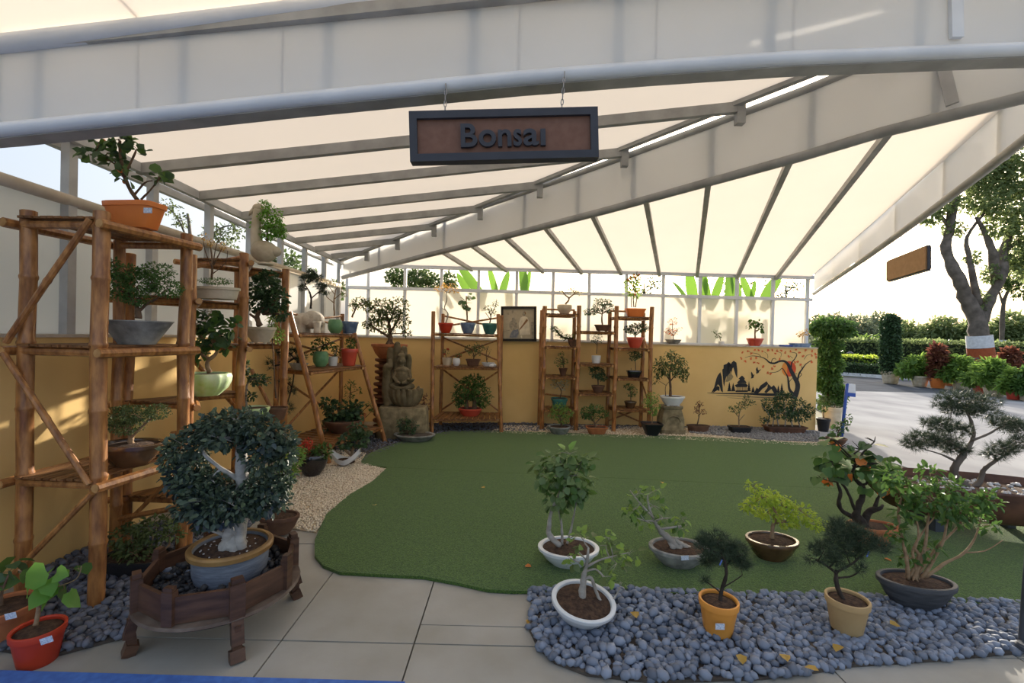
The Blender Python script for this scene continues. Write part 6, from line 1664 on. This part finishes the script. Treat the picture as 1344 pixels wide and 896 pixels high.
for i, (px, Y, py) in enumerate(((845, 14, 372), (1030, 15, 375), (960, 12.5, 372))):
    tree(('thin twiggy tree far behind the right part of the back wall', 'thin wiry tree far beyond the right corner of the back wall', 'thin leafy tree standing behind the banana leaves')[i], px, Y, [[(px, 528, 6, 0), (px + 2, 420, 4, 0), (px, py, 2)], [(px, 385, 2), (px + 18, 372, 1.2)], [(px, 395, 2), (px - 20, 368, 1.2)]], [(px + 12, py, 16, 7), (px - 14, py - 4, 14, 6), (px, py + 12, 12, 6)], 'leaf_deep', .10, 110, shell=.1)

# ================================================================== OUTSIDE RIGHT
HB = 'hedge plants along the road'
tree('big shade tree with white and red painted trunk foot beyond the road', 1288, 25, [[(1289, 488, 26, 0), (1286, 462, 24, 0), (1283, 425, 23, 0), (1272, 395, 19), (1256, 365, 16), (1246, 330, 13), (1247, 295, 12), (1252, 260, 9), (1262, 225, 5)],
      [(1286, 425, 17, 0), (1300, 395, 15), (1310, 360, 13), (1320, 325, 10), (1335, 290, 7)], [(1284, 400, 10), (1275, 370, 9), (1268, 335, 8), (1272, 310, 6), (1290, 280, 4)], [(1308, 370, 12), (1298, 335, 11), (1292, 310, 8), (1280, 285, 5)], [(1247, 300, 7), (1236, 275, 5), (1222, 262, 3)], [(1318, 330, 8), (1345, 310, 6), (1375, 285, 4)]],
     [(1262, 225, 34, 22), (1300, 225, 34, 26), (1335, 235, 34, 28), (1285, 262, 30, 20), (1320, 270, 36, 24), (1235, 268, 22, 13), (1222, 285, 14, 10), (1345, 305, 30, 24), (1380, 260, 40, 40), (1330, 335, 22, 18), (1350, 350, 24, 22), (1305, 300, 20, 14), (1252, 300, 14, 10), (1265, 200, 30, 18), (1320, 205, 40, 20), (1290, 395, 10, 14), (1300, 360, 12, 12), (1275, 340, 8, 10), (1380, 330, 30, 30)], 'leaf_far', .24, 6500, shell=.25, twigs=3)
s25 = 25 / F_PX
bt2 = [o for o in bpy.data.objects if o.get('label', '').startswith('big shade tree')][0]
b = M(); b.tube([AT(1285, 440, 25), AT(1286.5, 456, 25)], [13 * s25, 13.3 * s25], 16, False); b.build('white_band', 'white_paint', bt2, True)
b = M(); b.tube([AT(1286.5, 456, 25), AT(1289, 474, 25), AT(1289.5, 489, 25)], [13.3 * s25, 13.8 * s25, 15 * s25], 16, False); b.build('red_band', 'rust_paint', bt2, True)
t = tree('thin young tree with a white and red painted foot right of the shade tree', 1316, 29, [[(1314, 490, 8, 0), (1315, 440, 7, 0), (1317, 400, 6, 0), (1324, 375, 4), (1330, 350, 2)], [(1317, 400, 4), (1310, 380, 2)]], [(1325, 360, 16, 18), (1340, 380, 12, 12), (1312, 375, 8, 8)], 'leaf_bg', .22, 420)
s29 = 29 / F_PX
b = M(); b.tube([AT(1314.6, 446, 29), AT(1314.4, 455, 29)], 4.3 * s29, 12, False); b.build('white_band', 'white_paint', t, True)
b = M(); b.tube([AT(1314.4, 455, 29), AT(1314, 478, 29)], 4.4 * s29, 12, False); b.build('red_band', 'rust_paint', t, True)
# distant belt of trees
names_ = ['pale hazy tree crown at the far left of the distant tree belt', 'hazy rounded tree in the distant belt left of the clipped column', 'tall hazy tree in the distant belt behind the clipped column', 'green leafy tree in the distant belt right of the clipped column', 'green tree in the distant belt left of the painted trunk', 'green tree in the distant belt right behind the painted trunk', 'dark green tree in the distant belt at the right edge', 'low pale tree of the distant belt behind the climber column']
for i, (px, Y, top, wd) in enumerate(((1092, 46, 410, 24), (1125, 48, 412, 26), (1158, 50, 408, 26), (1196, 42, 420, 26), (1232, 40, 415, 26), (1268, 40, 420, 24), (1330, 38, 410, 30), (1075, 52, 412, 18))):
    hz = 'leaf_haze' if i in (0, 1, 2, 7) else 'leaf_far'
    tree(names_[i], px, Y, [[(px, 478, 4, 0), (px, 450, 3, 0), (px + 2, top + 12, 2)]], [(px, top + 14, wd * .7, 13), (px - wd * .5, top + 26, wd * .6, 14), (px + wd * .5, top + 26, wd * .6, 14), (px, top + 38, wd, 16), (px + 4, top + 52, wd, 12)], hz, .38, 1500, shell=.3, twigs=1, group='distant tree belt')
# hedges
def hedge(label, p0, p1, wd, h, z0, leaf, L_, n, core):
    p0, p1 = Vector((*p0, z0)), Vector((*p1, z0))
    t = thing('hedge', label, 'hedge', (p0 + p1) / 2)
    ax = (p1 - p0).normalized(); sd_ = Vector((-ax.y, ax.x, 0)); Ln = (p1 - p0).length
    b = M(); b.bar(p0 + Vector((0, 0, h * .46)), p1 + Vector((0, 0, h * .46)), wd * .86, h * .92); b.build('stems', core, t)
    k = np.stack([rng.uniform(0, Ln, n), rng.uniform(-.5, .5, n) * wd, rng.uniform(.05, 1, n) * h], 1)
    face = rng.random(n)
    k[:, 2] = np.where(face < .45, h * rng.uniform(.93, 1.04, n), k[:, 2])
    k[:, 1] = np.where(face >= .45, np.sign(k[:, 1] + .001 - .2 * wd) * wd * rng.uniform(.44, .52, n), k[:, 1])
    Pp = np.array(p0)[None] + k[:, :1] * np.array(ax)[None] + k[:, 1:2] * np.array(sd_)[None] + k[:, 2:] * np.array([[0, 0, 1]])
    D = unit(rng.normal(0, 1, (n, 3)) + np.array([0, 0, .5])); N = unit(rng.normal(0, .6, (n, 3)) + np.array([0, 0, .8])); S = unit(np.cross(N, D)); N = np.cross(D, S)
    l = L_ * rng.uniform(.6, 1.2, (n, 1))
    V = Pp[:, None] + l[:, None] * (LEAF_T[None, :, 0:1] * D[:, None] + LEAF_T[None, :, 1:2] * .6 * S[:, None] + LEAF_T[None, :, 2:] * N[:, None])
    _obj('foliage', npmesh('foliage', V.reshape(-1, 3) - np.array(origin(t)), (LEAF_F[None] + (np.arange(n) * 6)[:, None, None]).reshape(-1, 4)), leaf, t, False, 'stuff')
    return t
mat('hedge_core', (.018, .03, .012), None, .95)
h0, h1 = G(1098, 489), G(1200, 499)
hedge('bright green clipped hedge behind the dark low hedge', (h0.x - 1.5, h0.y + 1.8), (h1.x + 1, h1.y + 3.0), 1.0, 1.0, -.06, 'leaf_lime', .12, 2600, 'hedge_core')
hedge('dark low hedge along the road kerb', (h0.x - 1.2, h0.y + .35), (h1.x + .4, h1.y + 1.2), .8, .62, -.06, 'leaf_deep', .09, 2600, 'hedge_core')
hedge('wide green hedge behind the painted tree trunks', (h1.x + 1.0, h1.y + 8.0), (36, 27.0), 1.2, 1.9, -.06, 'leaf_far', .22, 4200, 'hedge_core')
m = M(); m.bar((h0.x - 1.2, h0.y - .15, .03), (h1.x + .3, h1.y + .5, .03), .18, .16); struct('trim_6', m, 'white_paint')
b = M(); p_ = G(1115, 487); b.tube([p_, p_ + Vector((0, 0, .95))], .05, 10); b.lathe([(.10, .9), (.16, 1.0), (.20, 1.05), (.05, 1.16)], 14, c=p_); tag(b.build('bollard_lamp', 'mast_grey', None, 'auto'), 'dark garden bollard lamp behind the low hedge', 'lamp')
p = G(1140, 485); t = thing('young_tree', 'pale young tree with drooping leaves before the hedge', 'tree', p)
grow(t, p.y, [[(1140, 480, 3, 0), (1141, 455, 2.5, 0), (1141, 440, 2)], [(1141, 455, 1.5), (1148, 445, 1)]], [(1140, 444, 9, 6), (1134, 450, 5, 4), (1148, 450, 5, 5)], 'leaf_light', 'bark_tan', .32, 60)
# clipped column in a basket pot
def basket(t, c, r, h, m_='cream_stone', flute=(14, .03)):
    pot(t, 'cone' if False else 'flower', m_, c, r, h, 42, flute=flute, thick=.07)
p = G(1168.5, 503); Yc2 = p.y; s = Yc2 / F_PX
t = thing('potted_topiary', 'tall clipped column topiary in a ribbed basket pot across the road', 'potted plant', p, 'potted plants across the road')
basket(t, p, 10.5 * s, 16 * s)
b = M(); b.lathe([(8.5 * s, 14 * s), (9.6 * s, 24 * s), (9.2 * s, 50 * s), (8 * s, 80 * s), (5 * s, 87 * s), (.5 * s, 90 * s)], 20, c=p); b.build('clipped_core', 'hedge_core', t, True)
grow(t, Yc2, [], [(1168.5, 484 - k * 9, 10.3 - abs(k - 2) * .25, 7.5, 0) for k in range(8)], 'leaf_deep', L=.13, n=2200, twigs=0, shell=.85, depth=1.0)
row = [(1207, 507, 9.5, 14, 'cream_stone', 'leaf_fern', 28, 26, 'bright green bushy fern in a ribbed cream basket next to the clipped column'), (1230.5, 509, 9, 13, 'orange_plastic', 'leaf_croton', 14, 36, 'tall reddish croton in an orange pot across the road'), (1246, 506, 6, 13, 'terracotta', 'leaf_bg', 15, 20, 'green plant in a small terracotta pot behind the croton'),
       (1262, 511, 10.5, 13, 'cream_stone', 'leaf_fern', 28, 30, 'dark green wide fern in a cream basket across the road'), (1286.5, 517, 8.5, 13, 'red_glaze', 'leaf_fern', 20, 24, 'green fern in a red patterned pot across the road'), (1304.5, 520, 12, 16, 'cream_stone', 'leaf_fern', 26, 30, 'light green fern in the widest cream basket across the road'),
       (1330, 524, 8, 13, 'red_glaze', 'leaf_fern', 18, 22, 'yellow green fern in the rightmost red pot across the road'), (1350, 526, 10, 13, 'cream_stone', 'leaf_mid', 20, 26, 'fern in a cream pot cut by the right edge across the road'), (1277, 508, 7, 13, 'terracotta', 'leaf_bg', 14, 18, 'green plant in a brown pot between the cream baskets across the road'), (1320, 512, 8, 12, 'brown_clay', 'leaf_croton', 18, 36, 'red leaved cordyline behind the rightmost ferns across the road')]
for px, py, rw, h, pm, lm, cw, chh, lab in row:
    p = G(px, py); s = p.y / F_PX
    t = thing('potted_fern', lab, 'potted plant', p, 'potted plants across the road')
    pot(t, 'flower', pm, p, rw * s, h * s, 30, flute=(12, .035) if pm == 'cream_stone' else None, thick=.08)
    yt = py - h
    big = chh > 32
    grow(t, p.y, [[(px, yt, 3, 0), (px, yt - chh * .4, 2, 0)]], [(px, yt - chh * .45, cw * .62, chh * .38), (px - cw * .5, yt - chh * .25, cw * .45, chh * .28), (px + cw * .5, yt - chh * .25, cw * .45, chh * .28), (px, yt - chh * .8, cw * .4, chh * .25)] if not big else [(px, yt - chh * .3, cw * .5, chh * .3), (px, yt - chh * .6, cw * .55, chh * .3), (px + 2, yt - chh * .9, cw * .45, chh * .25)],
         lm, 'bark_brown', .22 if not big else .26, 420, W=.4, twigs=2, upb=.9, wild=.8)
# climber column beside the wall end
Yv = 8.7
p = AT(1091, 440, Yv); p.z = -.03
t = thing('climber_topiary', 'tall bushy climber column with a flat clipped top beside the wall end', 'plant', p)
grow(t, Yv, [[(1088, 545, 6, 0), (1086, 500, 5), (1090, 450, 4), (1090, 430, 3)], [(1094, 545, 5, 0), (1098, 500, 4), (1095, 450, 3)]], [(1092, 428, 24, 10, 0), (1105, 433, 14, 9, 0), (1078, 432, 12, 9, 0), (1088, 455, 15, 14, 0), (1090, 478, 14, 14, 0), (1086, 500, 14, 15, 0), (1096, 515, 13, 12, 0), (1090, 530, 14, 10, 0)], 'leaf_mid', 'bark_brown', .075, 3200, shell=.55, depth=1.0)
PP('cream tall planter with yellowing stems beside the wall end', 1092, -.012, 8.35, 'flower', 'cream_glaze', 12, 28, cat='potted plant', leaf='leaf_olive', L=.05, n=90, bark='bark_tan', lines=[[(1090, 548, 2), (1086, 530, 1.5)]], pads=[(1084, 528, 8, 8), (1094, 535, 8, 6)])
PP('small black nursery pot with sprigs at the foot of the wall end', 1081, -.012, 8.0, 'flower', 'black_plastic', 8, 17, cat='potted plant', leaf='leaf_mid', L=.04, n=50, bark='bark_tan', lines=[[(1081, 548, 2), (1082, 535, 1.5)]], pads=[(1082, 534, 6, 6)])
# blue pole with a small flag sign
p = G(1104, 579)
t = thing('sign_post', 'thin blue pole with a small white flag sign beside the plaza', 'sign', p)
Yq = p.y
b = M(); b.tube([p, AT(1112, 503, Yq)], .022, 10); b.build('pole', 'blue_paint', t, True)
b = M(); b.slab([AT(1113, 520, Yq), AT(1123, 521, Yq), AT(1123, 504, Yq), AT(1113, 503, Yq)], (0, 1, 0), .012); b.build('flag', 'white_paint', t)
b = M(); b.slab([AT(1113, 520, Yq - .003), AT(1123, 521, Yq - .003), AT(1123, 516, Yq - .003), AT(1113, 515, Yq - .003)], (0, 1, 0), .008); b.build('flag_stripe', 'blue_paint', t)
PP('weedy plant in a low brown pot at the turf corner by the blue pole', 1098, .0, 6.85, 'bowl', 'brown_clay', 12, 10, cat='potted plant', leaf='leaf_mid', L=.05, n=60, bark='bark_brown', lines=[[(1098, 575, 2), (1104, 560, 1.5), (1108, 548, 1)]], pads=[(1104, 558, 8, 6), (1098, 565, 9, 5), (1112, 548, 5, 4)])
